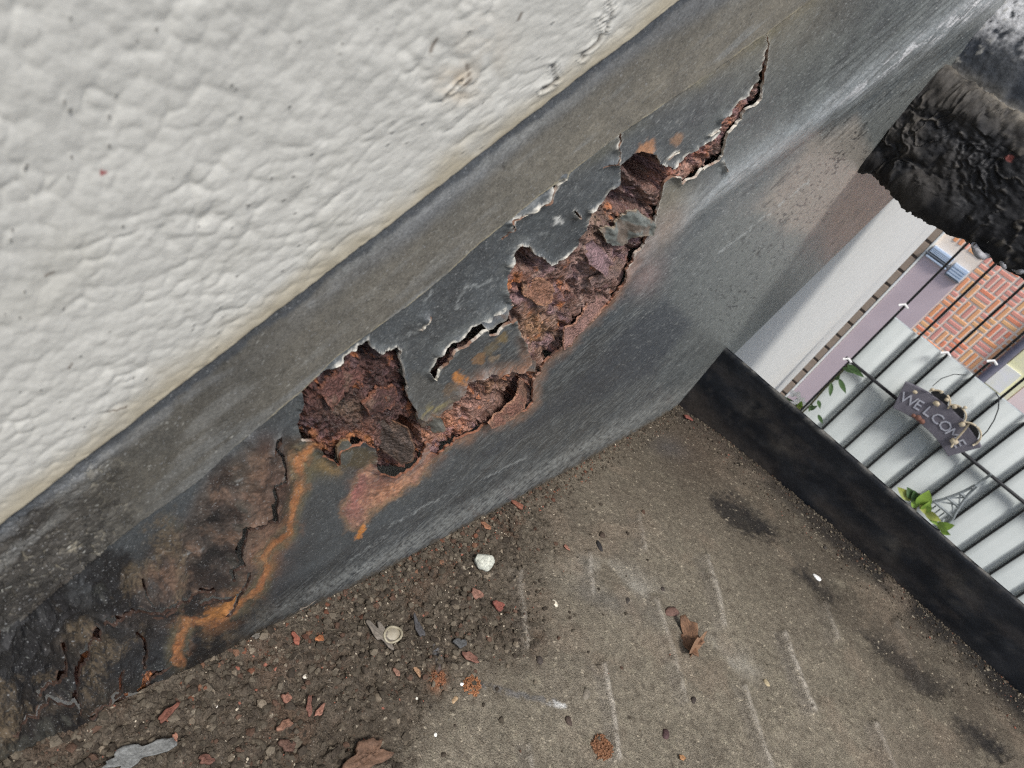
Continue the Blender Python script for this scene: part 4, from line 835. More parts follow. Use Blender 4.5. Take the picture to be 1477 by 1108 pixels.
cx = np.concatenate([cx, lx_, jx_]); cy = np.concatenate([cy, ly_, jy_]); rad = np.concatenate([rad, .0002 + .0006 * rs.rand(nl_ + nj_) ** 4])
zz = dirt_z(cx, cy) + rad * .25
base2 = np.array([alb(92, 62, 48), alb(74, 52, 42), alb(104, 78, 62)])
base = np.array([alb(70, 64, 55), alb(56, 50, 43), alb(88, 81, 70), alb(104, 95, 82), alb(76, 60, 50)])
cc = base[rs.choice(5, len(cx), p=[.38, .27, .2, .07, .08])] * (.8 + .4 * rs.rand(len(cx), 1))
qx, qy = chart(np.stack([cx, cy, zz], -1)); jd_ = jl_d(qx, qy); nr_ = (jd_ < 45) & (qx > 260) & (qx < 860) & (rs.rand(len(cx)) < .10)
cc[nr_] = base2[rs.choice(3, nr_.sum())] * (.8 + .4 * rs.rand(nr_.sum(), 1))
pw = rs.rand(len(cx)); cc[(pw < .03) & (rad < .0005)] = alb(166, 156, 138); cc[(pw > .975) & (rad < .0006)] = alb(128, 84, 70)
crumbs('mud_crumbs', 'loose dark brown crumbs of mud and grit along the foot of the stringer', np.stack([cx, cy, zz], -1), rad, cc)

# ------------------------------------------------------------------ debris lying on the mud: one object each
def chip(name, label, cat, p0, p1, wid, col, th=.0006, curl=.0, lift=.0006, seed=0, rough_edge=.22, group=None, col2=None, seg=18, rings=5, tilt=0.):
    """thin irregular flake whose long axis runs between two traced points; wid = width / length"""
    a = on_dirt(p0); b = on_dirt(p1); ctr = (a + b) / 2; ax = (b - a) / 2; L = np.linalg.norm(ax); ax /= L
    up = np.array([0, 0, 1.]); sd_ = np.cross(up, ax); sd_ /= np.linalg.norm(sd_); up = np.cross(ax, sd_)
    r_ = np.random.RandomState(seed + 100); tt_ = np.arange(seg) * 6.283 / seg; ra = 1 + .45 * rough_edge * (r_.rand(seg) * 2 - 1) + .8 * rough_edge * np.sin(2 * tt_ + seed) + .7 * rough_edge * np.sin(3 * tt_ + seed * 2.1) + .5 * rough_edge * np.sin(5 * tt_ + seed * .7)
    V = []; F = []; Cc = []
    ctr = ctr + up * (lift)
    mud = np.array(alb(70, 64, 56)); c1_ = .40 * np.array(alb(*col)) + .28 * mud; c2_ = .6 * np.array(alb(*(col2 or col))) + .4 * mud
    def P(u, v, h): return ctr + ax * (u * L) + sd_ * (v * L * wid) + up * (h + curl * L * (u * u) + .6 * curl * L * v * v + tilt * L * v)
    for lay, hh in ((0, th), (1, 0.)):
        V.append(P(0, 0, hh + th * .3 * (r_.rand() - .5))); Cc.append(c1_ * (.9 + .2 * r_.rand()))
        for k in range(1, rings + 1):
            f = k / rings
            for i in range(seg):
                t = 2 * math.pi * i / seg; q = 1 + (ra[i] - 1) * f
                h = hh + th * .5 * (r_.rand() - .5) * (k < rings) - (th * .12 if (k == rings and lay == 0) else 0)
                V.append(P(math.cos(t) * f * q, math.sin(t) * f * q, h)); mm = r_.rand() * .8 if k < rings else .2 + .8 * r_.rand()
                Cc.append((c1_ * (1 - mm) + c2_ * mm) * (.85 + .3 * r_.rand()))
    nv = 1 + rings * seg
    for lay in (0, 1):
        o = lay * nv
        for i in range(seg):
            j = (i + 1) % seg; q = (o, o + 1 + i, o + 1 + j); F.append(q if lay == 0 else q[::-1])
            for k in range(rings - 1):
                a_ = o + 1 + k * seg; b_ = a_ + seg; q = (a_ + i, b_ + i, b_ + j, a_ + j); F.append(q if lay == 0 else q[::-1])
    e = 1 + (rings - 1) * seg
    for i in range(seg):
        j = (i + 1) % seg; F.append((e + i, nv + e + i, nv + e + j, e + j))
    me = py_mesh(name, [v - ctr for v in V], F, True); set_col(me, np.array(Cc))
    o = link(name, me, M_chip); o.location = ctr
    return tag(o, label, cat, group)
def pebble(name, label, cat, p, rpx, col, seed=0, squash=.75, group=None, sub=2, ang=.0, facets=5, el=1.2):
    c_ = on_dirt(p); r_ = (.8 if rpx < 12 else 1) * rpx * np.linalg.norm(c_) / FOC
    R_ = np.random.RandomState(seed); import bmesh
    bm = bmesh.new(); bmesh.ops.create_icosphere(bm, subdivisions=sub + 1, radius=1)
    V = np.array([v.co[:] for v in bm.verts])
    for k in range(facets + 3):
        n_ = R_.normal(size=3); n_ /= np.linalg.norm(n_); d_ = .55 + .25 * R_.rand(); s = V @ n_ - d_
        V = np.where((s > 0)[:, None], V - n_ * s[:, None] * .9, V)
    V *= (1 + .14 * fbm(V[:, 0] * 3 + seed, V[:, 1] * 3 + V[:, 2] * 2, seed, 3))[:, None]
    V = V * np.array([el * (1 if rpx > 12 else .8 + .7 * R_.rand()), 1, squash * (1 if rpx > 12 else .65)]) * r_; ca, sa = math.cos(ang), math.sin(ang)
    V = np.stack([V[:, 0] * ca - V[:, 1] * sa, V[:, 0] * sa + V[:, 1] * ca, V[:, 2]], -1)
    for v, q in zip(bm.verts, V): v.co = q
    me = bpy.data.meshes.new(name); bm.to_mesh(me); bm.free(); me.polygons.foreach_set('use_smooth', [True] * len(me.polygons))
    set_col(me, np.array(alb(*col)) * (.85 + .3 * R_.rand(len(V), 1)))
    o = link(name, me, M_chip); o.location = c_ + np.array([0, 0, r_ * squash * (.05 if rpx < 12 else .5)]); return tag(o, label, cat, group)
pebble('stone', 'chunky white stone chip with sharp facets, largest pale stone on the mud', 'stone', (694, 814), 17, (176, 178, 166), 3, .85, sub=2, el=1.05, facets=7)
GR = 'rust flakes scattered on the mud'
chip('rust_flake', 'brick red flake lying at the left edge beside the torn stringer foot', 'rust flake', (228, 1044), (254, 1022), .42, (150, 92, 76), .001, .05, .0012, 1, group=GR, col2=(112, 66, 52))
chip('rust_flake', 'small bright red oval flake near the joint of stringer and mud', 'rust flake', (421, 917), (429, 933), .5, (176, 104, 84), .0009, .0, .001, 2, group=GR)
chip('rust_flake', 'tiny orange flake to the right of the bright red oval one', 'rust flake', (455, 928), (462, 921), .7, (186, 116, 72), .0006, 0, .0008, 3, group=GR)
chip('rust_flake', 'small pale salmon flake directly below the brick red one at left', 'rust flake', (247, 1060), (253, 1070), .6, (196, 140, 116), .0006, 0, .001, 4, group=GR)
chip('rust_flake', 'pinkish brown flake, upper left of a trio in the crumbly mud', 'rust flake', (402, 1003), (414, 1014), .6, (156, 108, 90), .0009, 0, .001, 5, group=GR)
chip('rust_flake', 'long salmon flake, right one of a trio in the crumbly mud', 'rust flake', (454, 1034), (469, 1019), .45, (160, 112, 94), .0008, .05, .001, 6, group=GR)
chip('rust_flake', 'narrow dull red flake in the middle of a trio in the crumbly mud', 'rust flake', (443, 1034), (445, 1007), .35, (128, 84, 72), .0008, 0, .001, 7, group=GR)
chip('rust_flake', 'broad brown flake lying left below the trio of red flakes', 'rust flake', (398, 1056), (416, 1044), .6, (148, 108, 88), .001, 0, .001, 8, group=GR)
chip('rust_flake', 'dull brown wide flake near the bottom edge, half sunk in crumbs', 'rust flake', (400, 1078), (420, 1078), .6, (110, 80, 68), .001, 0, .0006, 9, group=GR)
chip('rust_flake', 'dark red flat flake at the very bottom beside the large grey paint flake', 'rust flake', (281, 1100), (304, 1100), .5, (124, 82, 70), .001, 0, .001, 10, group=GR)
chip('rust_flake', 'bright pink red flake in the middle of the mud, below the white stone', 'rust flake', (708, 870), (724, 884), .55, (172, 96, 82), .0012, .1, .001, 11, group=GR, col2=(120, 66, 58))
chip('rust_flake', 'dull pink crumbly flake just left of the bright pink red one', 'rust flake', (678, 852), (694, 864), .7, (150, 108, 92), .0008, 0, .0004, 12, group=GR)
chip('rust_flake', 'pale pink peeling flake right of the grey slate chip', 'rust flake', (668, 944), (686, 958), .6, (172, 128, 112), .0006, .15, .0008, 13, group=GR, col2=(120, 74, 62))
chip('rust_flake', 'red brown flake close under the stringer, above the white stone', 'rust flake', (738, 726), (752, 736), .6, (152, 94, 74), .001, 0, .0008, 14, group=GR)
chip('rust_flake', 'thin orange smear-like flake left of the flake under the stringer', 'rust flake', (694, 756), (708, 764), .6, (160, 110, 82), .0005, 0, .0003, 15, group=GR)
chip('rust_flake', 'small pink flake lying in the far corner by the back lip', 'rust flake', (985, 601), (998, 608), .5, (150, 84, 74), .0008, 0, .0008, 16, group=GR)
chip('rust_flake', 'large layered brown rust plate at the bottom edge with a grey rim', 'rust flake', (494, 1112), (556, 1080), .42, (138, 104, 82), .0016, .03, .0014, 17, .3, GR, (96, 72, 58), 26, 7)
chip('rust_flake', 'tiny pale orange flake near the bottom right of the mud', 'rust flake', (977, 1092), (986, 1097), .6, (196, 146, 100), .0006, 0, .0008, 18, group=GR)
chip('rust_flake', 'small tan oval flake between the seed husk and the rusty tuft', 'rust flake', (597, 964), (603, 978), .5, (184, 146, 112), .0007, 0, .0008, 19, group=GR)
chip('rust_flake', 'faint dusty pink flake right of the tan oval flake row', 'rust flake', (566, 966), (574, 976), .6, (156, 116, 98), .0006, 0, .0006, 20, group=GR)
chip('rust_flake', 'thin reddish flake on the open mud, right of the white stone', 'rust flake', (812, 788), (820, 794), .6, (168, 116, 98), .0005, 0, .0005, 22, group=GR)
GP = 'grey paint flakes on the mud'
chip('paint_flake', 'long light grey paint flake with a notched end and a husk on it', 'paint flake', (532, 898), (562, 938), .38, (138, 132, 122), .0005, .04, .0014, 31, .34, GP, (120, 112, 102), 26, 6)
chip('paint_flake', 'curved dark slate chip standing right of the husk', 'paint flake', (596, 894), (605, 922), .36, (84, 86, 90), .0006, .12, .0012, 32, .25, GP, (70, 72, 78))
chip('paint_flake', 'flat blue grey chip lying left above the pale pink flake', 'paint flake', (652, 930), (668, 932), .8, (92, 96, 98), .0007, .02, .0014, 33, .25, GP, (80, 84, 88))
chip('paint_flake', 'large wavy translucent grey paint flake at the bottom left corner', 'paint flake', (150, 1116), (234, 1080), .36, (150, 154, 152), .0005, .08, .003, 34, .34, GP, (120, 124, 124), 30, 8)
chip('paint_flake', 'pale curled paint edge sticking up at the foot of the stringer', 'paint flake', (430, 886), (452, 867), .22, (170, 160, 146), .0004, .25, .0012, 35, .3, GP, (130, 118, 104))
chip('paint_flake', 'small grey scale stuck beside the stringer foot, right of the curled edge', 'paint flake', (362, 924), (374, 918), .5, (120, 116, 108), .0005, .1, .0012, 36, .3, GP)
# ring-shaped husk on the light grey flake
hc = on_dirt((563, 920)); V, F = [], []
hk = tag(empty('seed_husk', tuple(hc + np.array([0, 0, .0016]))), 'round hollow translucent husk resting on the light grey flake', 'husk')
tt = np.linspace(0, 2 * math.pi, 19); s_ = 10.5 * np.linalg.norm(hc) / FOC
ringp = [hc + np.array([s_ * math.cos(t) * (1 + .06 * math.sin(3 * t)), s_ * 1.25 * math.sin(t), .0022 + .0004 * math.sin(2 * t)]) for t in tt]
v_, f_ = tube(ringp, s_ * .16, 7, False); M_husk = mat_plain('husk', A(150, 144, 124), A(120, 112, 94), scale=900, rough=.4, bump=.3)
link('rim', py_mesh('rim', v_, f_, True), M_husk, hk)
V = [hc + np.array([0, 0, .0026])]; F = []
for k, (rr, zz_) in enumerate(((.5, .0024), (.92, .0018))):
    for i in range(18): V.append(hc + np.array([s_ * rr * math.cos(tt[i]), s_ * 1.25 * rr * math.sin(tt[i]), zz_]))
for i in range(18):
    j = (i + 1) % 18; F += [(0, 1 + i, 1 + j), (1 + i, 19 + i, 19 + j, 1 + j)]
link('membrane', py_mesh('membrane', V, F, True), mat_plain('husk_skin', A(128, 120, 104), A(150, 144, 128), scale=600, rough=.35, bump=.2), hk)
# tufts of fibrous rust
def tuft(label, p, rpx, col, seed, n_=150):
    c_ = on_dirt(p); r_ = rpx * np.linalg.norm(c_) / FOC; R_ = np.random.RandomState(seed); parts = []
    for k in range(n_):
        t = R_.rand() * 6.28; d_ = r_ * math.sqrt(R_.rand()) * .9; b_ = c_ + np.array([d_ * math.cos(t), d_ * math.sin(t), 0])
        dr_ = R_.normal(size=3); dr_[2] = abs(dr_[2]) * .7; dr_ /= np.linalg.norm(dr_); L_ = r_ * (.12 + .3 * R_.rand())
        parts.append(tube([b_ - dr_ * L_ * .3, b_ + dr_ * L_ * .4 + np.array([0, 0, r_ * .15]), b_ + dr_ * L_], [r_ * .09, r_ * .08, r_ * .04], 4))
    V, F = join(parts); me = py_mesh('rust_tuft', [np.array(v) - c_ for v in V], F); set_col(me, np.array(alb(*col)) * (.7 + .6 * R_.rand(len(V), 1)))
    o = link('rust_tuft', me, M_chip); o.location = c_; return tag(o, label, 'rust tuft', 'tufts of fibrous rust on the mud')
tuft('orange fibrous rust tuft with a white grain beside it', (680, 990), 14, (132, 92, 64), 3)
tuft('brown crumbly rust tuft alone near the bottom edge', (868, 1078), 16, (112, 80, 58), 5, 180)
tuft('orange brown rust tuft at the end of a grey groove', (633, 978), 11, (116, 80, 58), 7, 60)
GS = 'small stones on the mud'
for (p, r_, col, lab) in (((666, 987), 4.5, (226, 224, 216), 'tiny white grain at the left end of the orange rust tuft'), ((845, 1001), 9, (104, 98, 88), 'grey brown stone casting a dark shadow below the curled leaf line'),
                          ((820, 1040), 8, (66, 56, 50), 'dark brown stone left of the grey rib, near the bottom'), ((960, 1060), 9, (66, 50, 50), 'dark purple brown stone near the bottom middle'),
                          ((868, 772), 7, (66, 56, 48), 'upper one of two dark stones on the smooth mud'), ((865, 788), 7, (40, 38, 38), 'lower one of two dark stones on the smooth mud'),
                          ((970, 884), 11, (98, 76, 68), 'brown stone just above the curled dead leaf'), ((1178, 833), 6, (206, 206, 202), 'small white stone on a black worn patch at the right'),
                          ((778, 952), 8, (60, 54, 50), 'dark stone half sunk in the mud, left of the middle'), ((1106, 986), 5, (150, 138, 112), 'tan grain right of the long pale rib'),
                          ((655, 1010), 6, (150, 128, 100), 'tan curled grain below the orange rust tuft'), ((800, 870), 5, (190, 182, 164), 'pale grain on a dark smudge in the middle of the mud'),
                          ((312, 1020), 5, (200, 196, 186), 'white grain in the dark crumbs, left of the red flake trio'), ((440, 976), 4, (196, 188, 172), 'whitish grain in the dark crumbs above the red flake trio'),
                          ((600, 1008), 4, (214, 208, 196), 'white grain above the large layered rust plate'), ((628, 1060), 3.5, (214, 210, 200), 'white grain right of the large layered rust plate'),
                          ((1000, 1010), 5, (52, 46, 42), 'black stone right of the end of a pale rib'), ((1190, 790), 4, (60, 56, 52), 'small dark stone close to the black back lip'),
                          ((956, 850), 5, (58, 52, 48), 'dark stone above the brown stone by the leaf'), ((905, 866), 5, (56, 52, 48), 'dark stone on the pale streak in the middle')):
    pebble('stone', lab, 'stone', p, r_, col, int(p[0]), .8, GS, sub=1, ang=p[1])
# curled dead leaf
chip('leaf', 'curled brown dead leaf scrap lying open on the mud', 'leaf', (978, 898), (1002, 946), .40, (112, 82, 64), .0004, .28, .0012, 41, .3, None, (150, 112, 84), 26, 7, .35)
chip('leaf', 'thin tan leaf scrap leaning against the curled brown leaf', 'leaf', (986, 950), (1010, 926), .28, (176, 138, 106), .0003, .2, .002, 42, .25, None, (140, 104, 80), 20, 5, .6)

# ------------------------------------------------------------------ loose paint curls hanging under the upper tread
M_grey = mat_plain('grey_flake', A(120, 120, 122), A(165, 165, 168), scale=500, rough=.6, bump=.3)
for pts, r_ in (([(1404, 352), (1408, 362), (1416, 370), (1430, 368)], .0016), ([(1440, 372), (1446, 378), (1450, 386)], .0012), ([(1462, 388), (1470, 392), (1477, 391)], .0012)):
    q = [ony(p, YN + .002) for p in pts]; q = np.array(q); t = np.linspace(0, len(q) - 1, 14)
    q = np.stack([np.interp(t, np.arange(len(q)), q[:, k]) for k in range(3)], 1); q[:, 1] += .001 * np.sin(t * 3)
    v_, f_ = tube(q, r_ * (.5 + .5 * np.sin(np.linspace(.3, 2.8, 14))), 8); link('paint_curl', py_mesh('paint_curl', v_, f_, True), M_grey, tread2)

# ------------------------------------------------------------------ garden fence: rod mat with privacy slats
fence = tag(empty('garden_fence', (.6, 1.3, -2.3)), 'black wire mesh garden fence with upright pale grey privacy slats', 'fence')
M_rod = mat_plain('rod', (.012, .013, .015), (.02, .02, .022), scale=200, rough=.45, bump=0)
M_slat = mat_plain('slat', A(146, 152, 151), A(158, 163, 162), scale=9, rough=.55, spec=.35, bump=.15, bscale=90, bdist=.001)
YF = 1.30; X0 = -.0215; PITCH = .0500
prof = [(.0012, .004), (.0012, -.006), (.0022, -.0076), (.012, -.0078), (.024, -.0076), (.0345, -.0068), (.0362, -.0050), (.0374, -.0036), (.0395, -.0030), (.0496, -.0026), (.0496, .0005), (.034, .003)]
slat_meshes = {}
def slat_mesh(h):
    V = []; n_ = len(prof)
    zs = [-h, -h * .5, 0]
    for z_ in zs: V += [(a, b, z_) for a, b in prof]
    F = [(k * n_ + i, k * n_ + (i + 1) % n_, (k + 1) * n_ + (i + 1) % n_, (k + 1) * n_ + i) for k in range(2) for i in range(n_)]
    F += [tuple(2 * n_ + i for i in range(n_)), tuple(reversed(range(n_)))]
    return py_mesh('slat', V, F)
sm = slat_mesh(1.9); sm.polygons.foreach_set('use_smooth', [True] * 24 + [False] * 2)
rs2 = np.random.RandomState(4)
for k in range(24):
    o = link('slat', sm, M_slat); o.parent = fence
    zt = -.307 + .006 * (rs2.rand() - .5) - (.004 if k == 0 else 0)
    o.location = (X0 + k * PITCH - fence.location.x, YF + .004 - fence.location.y, zt - fence.location.z)
v_, f_ = tube([(0, 0, 0), (0, 0, 1), (0, 0, 2.15)], .0020, 8); rodm = py_mesh('upright_rod', v_, f_, True)
for k in range(25):
    o = link('upright_rod', rodm, M_rod); o.parent = fence
    o.location = (X0 + k * PITCH - .0005 - fence.location.x, YF - .0045 - fence.location.y, 0)
for z_ in (-.408, -.608, -.808, -.02):
    for dy in (-.0105,):
        v_, f_ = tube([(X0 - .01, YF + dy, z_), (.6, YF + dy, z_), (1.2, YF + dy, z_)], .0030, 8)
        link('cross_rod', py_mesh('cross_rod', v_, f_, True), M_rod, fence)
M_clip = mat_plain('clip', A(220, 214, 206), A(236, 230, 222), scale=100, rough=.5, bump=0)
for p in ((1223, 519), (1304, 441), (1365, 510), (1432, 522)):
    q = ony(p, YF - .012); v_, f_ = tube([q + np.array([-.006, 0, -.004]), q + np.array([0, -.002, .003]), q + np.array([.007, 0, .0])], .0022, 6); link('clip', py_mesh('clip', v_, f_, True), M_clip, fence)

# welcome sign: arched slate plaque with rings above
YSg = 1.272
sign = tag(empty('welcome_sign', (.13, YSg, -.39)), 'dark slate arched welcome sign hung on the slat fence', 'sign')
M_slate = mat_plain('slate', A(76, 74, 82), A(92, 90, 98), scale=60, rough=.7, bump=.3, bscale=300, bdist=.0006)
M_letter = mat_plain('letter_paint', A(128, 130, 140), A(150, 152, 160), scale=200, rough=.7, bump=0)
M_tan = mat_plain('weathered_tan', A(140, 128, 106), A(176, 166, 146), scale=120, rough=.7, bump=.2)
sc_, sr = (.132, -.560), .175               # arc centre and mid radius of the plaque
n_ = 24; V = []; F = []
a0, a1 = math.radians(110), math.radians(66)
def sgp(a, r_, y_): return (sc_[0] + r_ * math.cos(a), y_, sc_[1] + r_ * math.sin(a))
for i in range(n_ + 1):
    a = a0 + (a1 - a0) * i / n_
    for (r_, y_) in ((sr - .025, YSg), (sr + .025, YSg), (sr + .025, YSg + .008), (sr - .025, YSg + .008)): V.append(sgp(a, r_, y_))
for i in range(n_):
    for k in range(4): F.append((i * 4 + k, (i + 1) * 4 + k, (i + 1) * 4 + (k + 1) % 4, i * 4 + (k + 1) % 4))
F += [(0, 1, 2, 3), tuple(n_ * 4 + k for k in (3, 2, 1, 0))]
po = link('plaque', py_mesh('plaque', V, F), M_slate, sign); bv_ = po.modifiers.new('bevel', 'BEVEL'); bv_.width = .0012; bv_.segments = 2
word = 'WELCOME'
for i, ch in enumerate(word):
    a = a0 + (a1 - a0) * (.12 + .76 * i / 6)
    fc = bpy.data.curves.new('letter', 'FONT'); fc.body = ch; fc.size = .025; fc.extrude = .0006; fc.align_x = 'CENTER'; fc.align_y = 'CENTER'; fc.resolution_u = 2
    fc.materials.append(M_letter)
    tmp = bpy.data.objects.new('letter', fc); COL.objects.link(tmp)
    dg = bpy.context.evaluated_depsgraph_get(); me = bpy.data.meshes.new_from_object(tmp.evaluated_get(dg)); bpy.data.objects.remove(tmp)
    R3 = Matrix.Rotation(a - math.pi / 2, 4, Vector((0, -1, 0))) @ Matrix.Rotation(math.pi / 2, 4, 'X')
    me.transform(Matrix.Translation(sgp(a, sr - .001, YSg - .0008)) @ R3)
    me.name = 'letter'; link('letter', me, M_letter, sign)
def arc_tube(c_, r_, d0, d1, rad, y_=YSg - .001):
    pts = [(c_[0] + r_ * math.cos(math.radians(t)), y_, c_[1] + r_ * math.sin(math.radians(t))) for t in np.linspace(d0, d1, 16)]
    return tube(pts, rad, 6)
for c_, r_, d0, d1 in (((.118, -.366), .020, 10, 160), ((.150, -.366), .018, 15, 150), ((.184, -.376), .020, -20, 150)):
    v_, f_ = arc_tube(c_, r_, d0, d1, .0016); link('ring', py_mesh('ring', v_, f_, True), M_tan, sign)
    v_ = [(c_[0] + r_ * .85 * math.cos(math.radians(t)), YSg + .002, c_[1] + r_ * .85 * math.sin(math.radians(t))) for t in np.linspace(d0, d1, 12)]
    v_ += [(a, b + .003, c) for a, b, c in v_]; link('ring_back', py_mesh('ring_back', v_, [tuple(range(12)), tuple(reversed(range(12, 24)))]), M_rod, sign)
M_rustp = mat_plain('rusty_peg', A(110, 78, 66), A(92, 62, 54), scale=300, rough=.8)
def knob(p, r_, mat, nm):
    q = ony(p, YSg - .004); V = iv * r_ * np.array([1, .6, 1]) * (.8 + .4 * np.random.RandomState(int(p[0])).rand(12, 1)) + q
    link(nm, py_mesh(nm, V, iff.tolist(), True), mat, sign)
for p, r_ in (((1345, 562), .0035), ((1358, 566), .003), ((1366, 577), .004), ((1377, 587), .004), ((1392, 588), .0035), ((1351, 582), .0055), ((1376, 637), .006), ((1388, 612), .005), ((1320, 566), .004)):
    knob(p, r_, M_tan, 'bead')
for p, r_ in (((1325, 603), .006), ((1330, 608), .005), ((1318, 600), .004)): knob(p, r_, M_rustp, 'rusty_peg')
v_, f_ = tube([ony(p, YSg - .005) for p in ((1372, 645), (1379, 634), (1390, 622), (1399, 610))], .0016, 6); link('prop_stick', py_mesh('prop_stick', v_, f_, True), M_tan, sign)
wp = [(1395, 640), (1410, 636), (1424, 622), (1434, 606), (1440, 590), (1441, 574), (1436, 566)]
v_, f_ = tube([ony(p, 1.283) for p in wp], .0009, 5); link('hanging_wire', py_mesh('hanging_wire', v_, f_, True), M_rod, sign)
wp = [(1345, 557), (1358, 546), (1376, 540), (1394, 541)]
v_, f_ = tube([ony(p, 1.283) for p in wp], .0007, 5); link('hanging_wire', py_mesh('hanging_wire', v_, f_, True), M_rod, sign)

# wire tower ornament hung on the fence
orn = tag(empty('wire_ornament', (.25, 1.278, -.5)), 'grey wire lattice tower ornament hung on the slats beside green leaves', 'ornament')
M_wire = mat_plain('grey_wire', A(104, 110, 112), A(128, 134, 136), scale=300, rough=.5, bump=0)
YO = 1.276; ax_, az0 = .2535, -.402
def otube(nm, pts, r_): v_, f_ = tube([(ax_ + a, YO, az0 - b) for a, b in pts], r_, 6); link(nm, py_mesh(nm, v_, f_, True), M_wire, orn)
otube('spire', [(0, 0), (0, .02), (0, .036)], .0022)
for s in (-1, 1):
    otube('leg', [(s * .001, .03), (s * .004, .05), (s * .008, .066), (s * .013, .082), (s * .020, .100), (s * .023, .118)], .0024)
    otube('brace', [(s * .005, .056), (-s * .009, .074)], .0014); otube('brace', [(s * .009, .072), (-s * .016, .092)], .0014)
for b, wdt in ((.056, .006), (.076, .012), (.096, .019)): otube('platform', [(-wdt, b), (0, b), (wdt, b)], .0026)
otube('arch', [(-.016, .118), (-.011, .107), (0, .102), (.011, .107), (.016, .118)], .0018)
otube('base', [(-.026, .120), (0, .120), (.026, .120)], .003)
for a_ in (-.012, -.004, .004, .012): otube('bar', [(a_, .100), (a_, .118)], .0013)

# leaves
def leafmesh(L, W, seed):
    n_ = 9; V = []; F = []
    for i in range(n_):
        t = i / (n_ - 1); wv = W * math.sin(math.pi * (t ** .8)) ** .9 * (1 if t < .98 else .2) + 1e-4; z_ = .12 * L * math.sin(t * 2.4) + .02 * L * math.sin(t * 9 + seed)
        V += [(t * L, -wv / 2, z_ + wv * .18), (t * L, 0, z_), (t * L, wv / 2, z_ + wv * .18)]
    for i in range(n_ - 1):
        a = i * 3; F += [(a, a + 3, a + 4, a + 1), (a + 1, a + 4, a + 5, a + 2)]
    V2 = V + [(x_, y_, z_ - .0004) for x_, y_, z_ in V]; k = len(V)
    return V2, F + [tuple(i + k for i in reversed(f)) for f in F]
def add_leaf(parent, p0, p1, y_, wr, mat, seed, turn=0., nm='leaf'):
    a = ony(p0, y_); b = ony(p1, y_ - .006); L = np.linalg.norm(b - a); X_ = Vector(b - a).normalized(); N_ = Vector((.15 + turn, -1, .35)); Yx = N_.cross(X_).normalized(); Zx = X_.cross(Yx)
    V, F = leafmesh(L, L * wr, seed); M3 = Matrix((X_, Yx, Zx)).transposed()
    link(nm, py_mesh(nm, [np.array(M3 @ Vector(v)) + a for v in V], F, True), mat, parent)
M_leafd = mat_plain('leaf_dark', (.035, .075, .025), (.06, .12, .035), scale=80, rough=.5, bump=.2)
M_leafl = mat_plain('leaf_light', (.16, .28, .04), (.24, .36, .06), scale=60, rough=.5, bump=.2)
M_leafy = mat_plain('leaf_yellow', (.34, .36, .08), (.2, .26, .06), scale=60, rough=.5, bump=.2)
M_stem = mat_plain('stem', (.06, .06, .03), (.09, .08, .04), scale=100, rough=.7)
vine = tag(empty('climbing_vine', (-.02, 1.285, -1.0)), 'dark leaved vine climbing the left edge of the slat fence', 'vine')
v_, f_ = tube([ony(p, 1.284) for p in ((1120, 640), (1150, 602), (1168, 585), (1190, 560), (1206, 545), (1224, 526))], .0018, 6); link('stem', py_mesh('stem', v_, f_, True), M_stem, vine)
for i, (a, b, wr, mt) in enumerate((((1222, 526), (1247, 545), .3, M_leafd), ((1210, 546), (1220, 568), .3, M_leafd), ((1199, 552), (1197, 572), .32, M_leafd), ((1215, 530), (1240, 540), .25, M_leafd), ((1180, 577), (1183, 590), .4, M_leafd),
                                    ((1172, 583), (1166, 594), .4, M_leafd), ((1180, 598), (1187, 612), .35, M_leafd), ((1166, 590), (1180, 585), .4, M_leafd), ((1205, 548), (1212, 541), .4, M_leafd))):
    add_leaf(vine, a, b, 1.282, wr, mt, i)
plant = tag(empty('flowering_plant', (-.04, 1.36, -1.2)), 'cream flowered plant peeping over the black lip beside the white wall end', 'plant')
M_fl = mat_plain('cream_petal', A(238, 232, 214), A(246, 242, 228), scale=120, rough=.6, bump=.1)
v_, f_ = tube([ony((1140, 640), 1.36), ony((1146, 600), 1.36), ony((1150, 575), 1.36)], .002, 6); link('stem', py_mesh('stem', v_, f_, True), M_stem, plant)
for i, (a, b, wr, mt, nm) in enumerate((((1146, 588), (1132, 572), .45, M_leafd, 'leaf'), ((1150, 592), (1138, 590), .5, M_leafl, 'leaf'), ((1152, 590), (1156, 578), .6, M_leafl, 'leaf'), ((1156, 596), (1150, 584), .55, M_leafy, 'leaf'),
                                        ((1146, 572), (1140, 562), .8, M_fl, 'petal'), ((1148, 572), (1154, 564), .8, M_fl, 'petal'), ((1152, 578), (1162, 574), .8, M_fl, 'petal'), ((1150, 576), (1145, 584), .8, M_fl, 'petal'), ((1158, 580), (1164, 586), .7, M_fl, 'petal'), ((1136, 582), (1146, 580), .6, M_fl, 'petal'), ((1172, 584), (1178, 580), .9, M_fl, 'petal'))):
    add_leaf(plant, a, b, 1.33, wr, mt, i + 20, nm=nm)
shrub = tag(empty('garden_shrub', (.22, 1.26, -1.2)), 'bright green leafy shrub in front of the slats beside the wire ornament', 'shrub')
v_, f_ = tube([ony((1310, 800), 1.27), ony((1318, 745), 1.27), ony((1326, 712), 1.268)], .002, 6); link('stem', py_mesh('stem', v_, f_, True), M_stem, shrub)
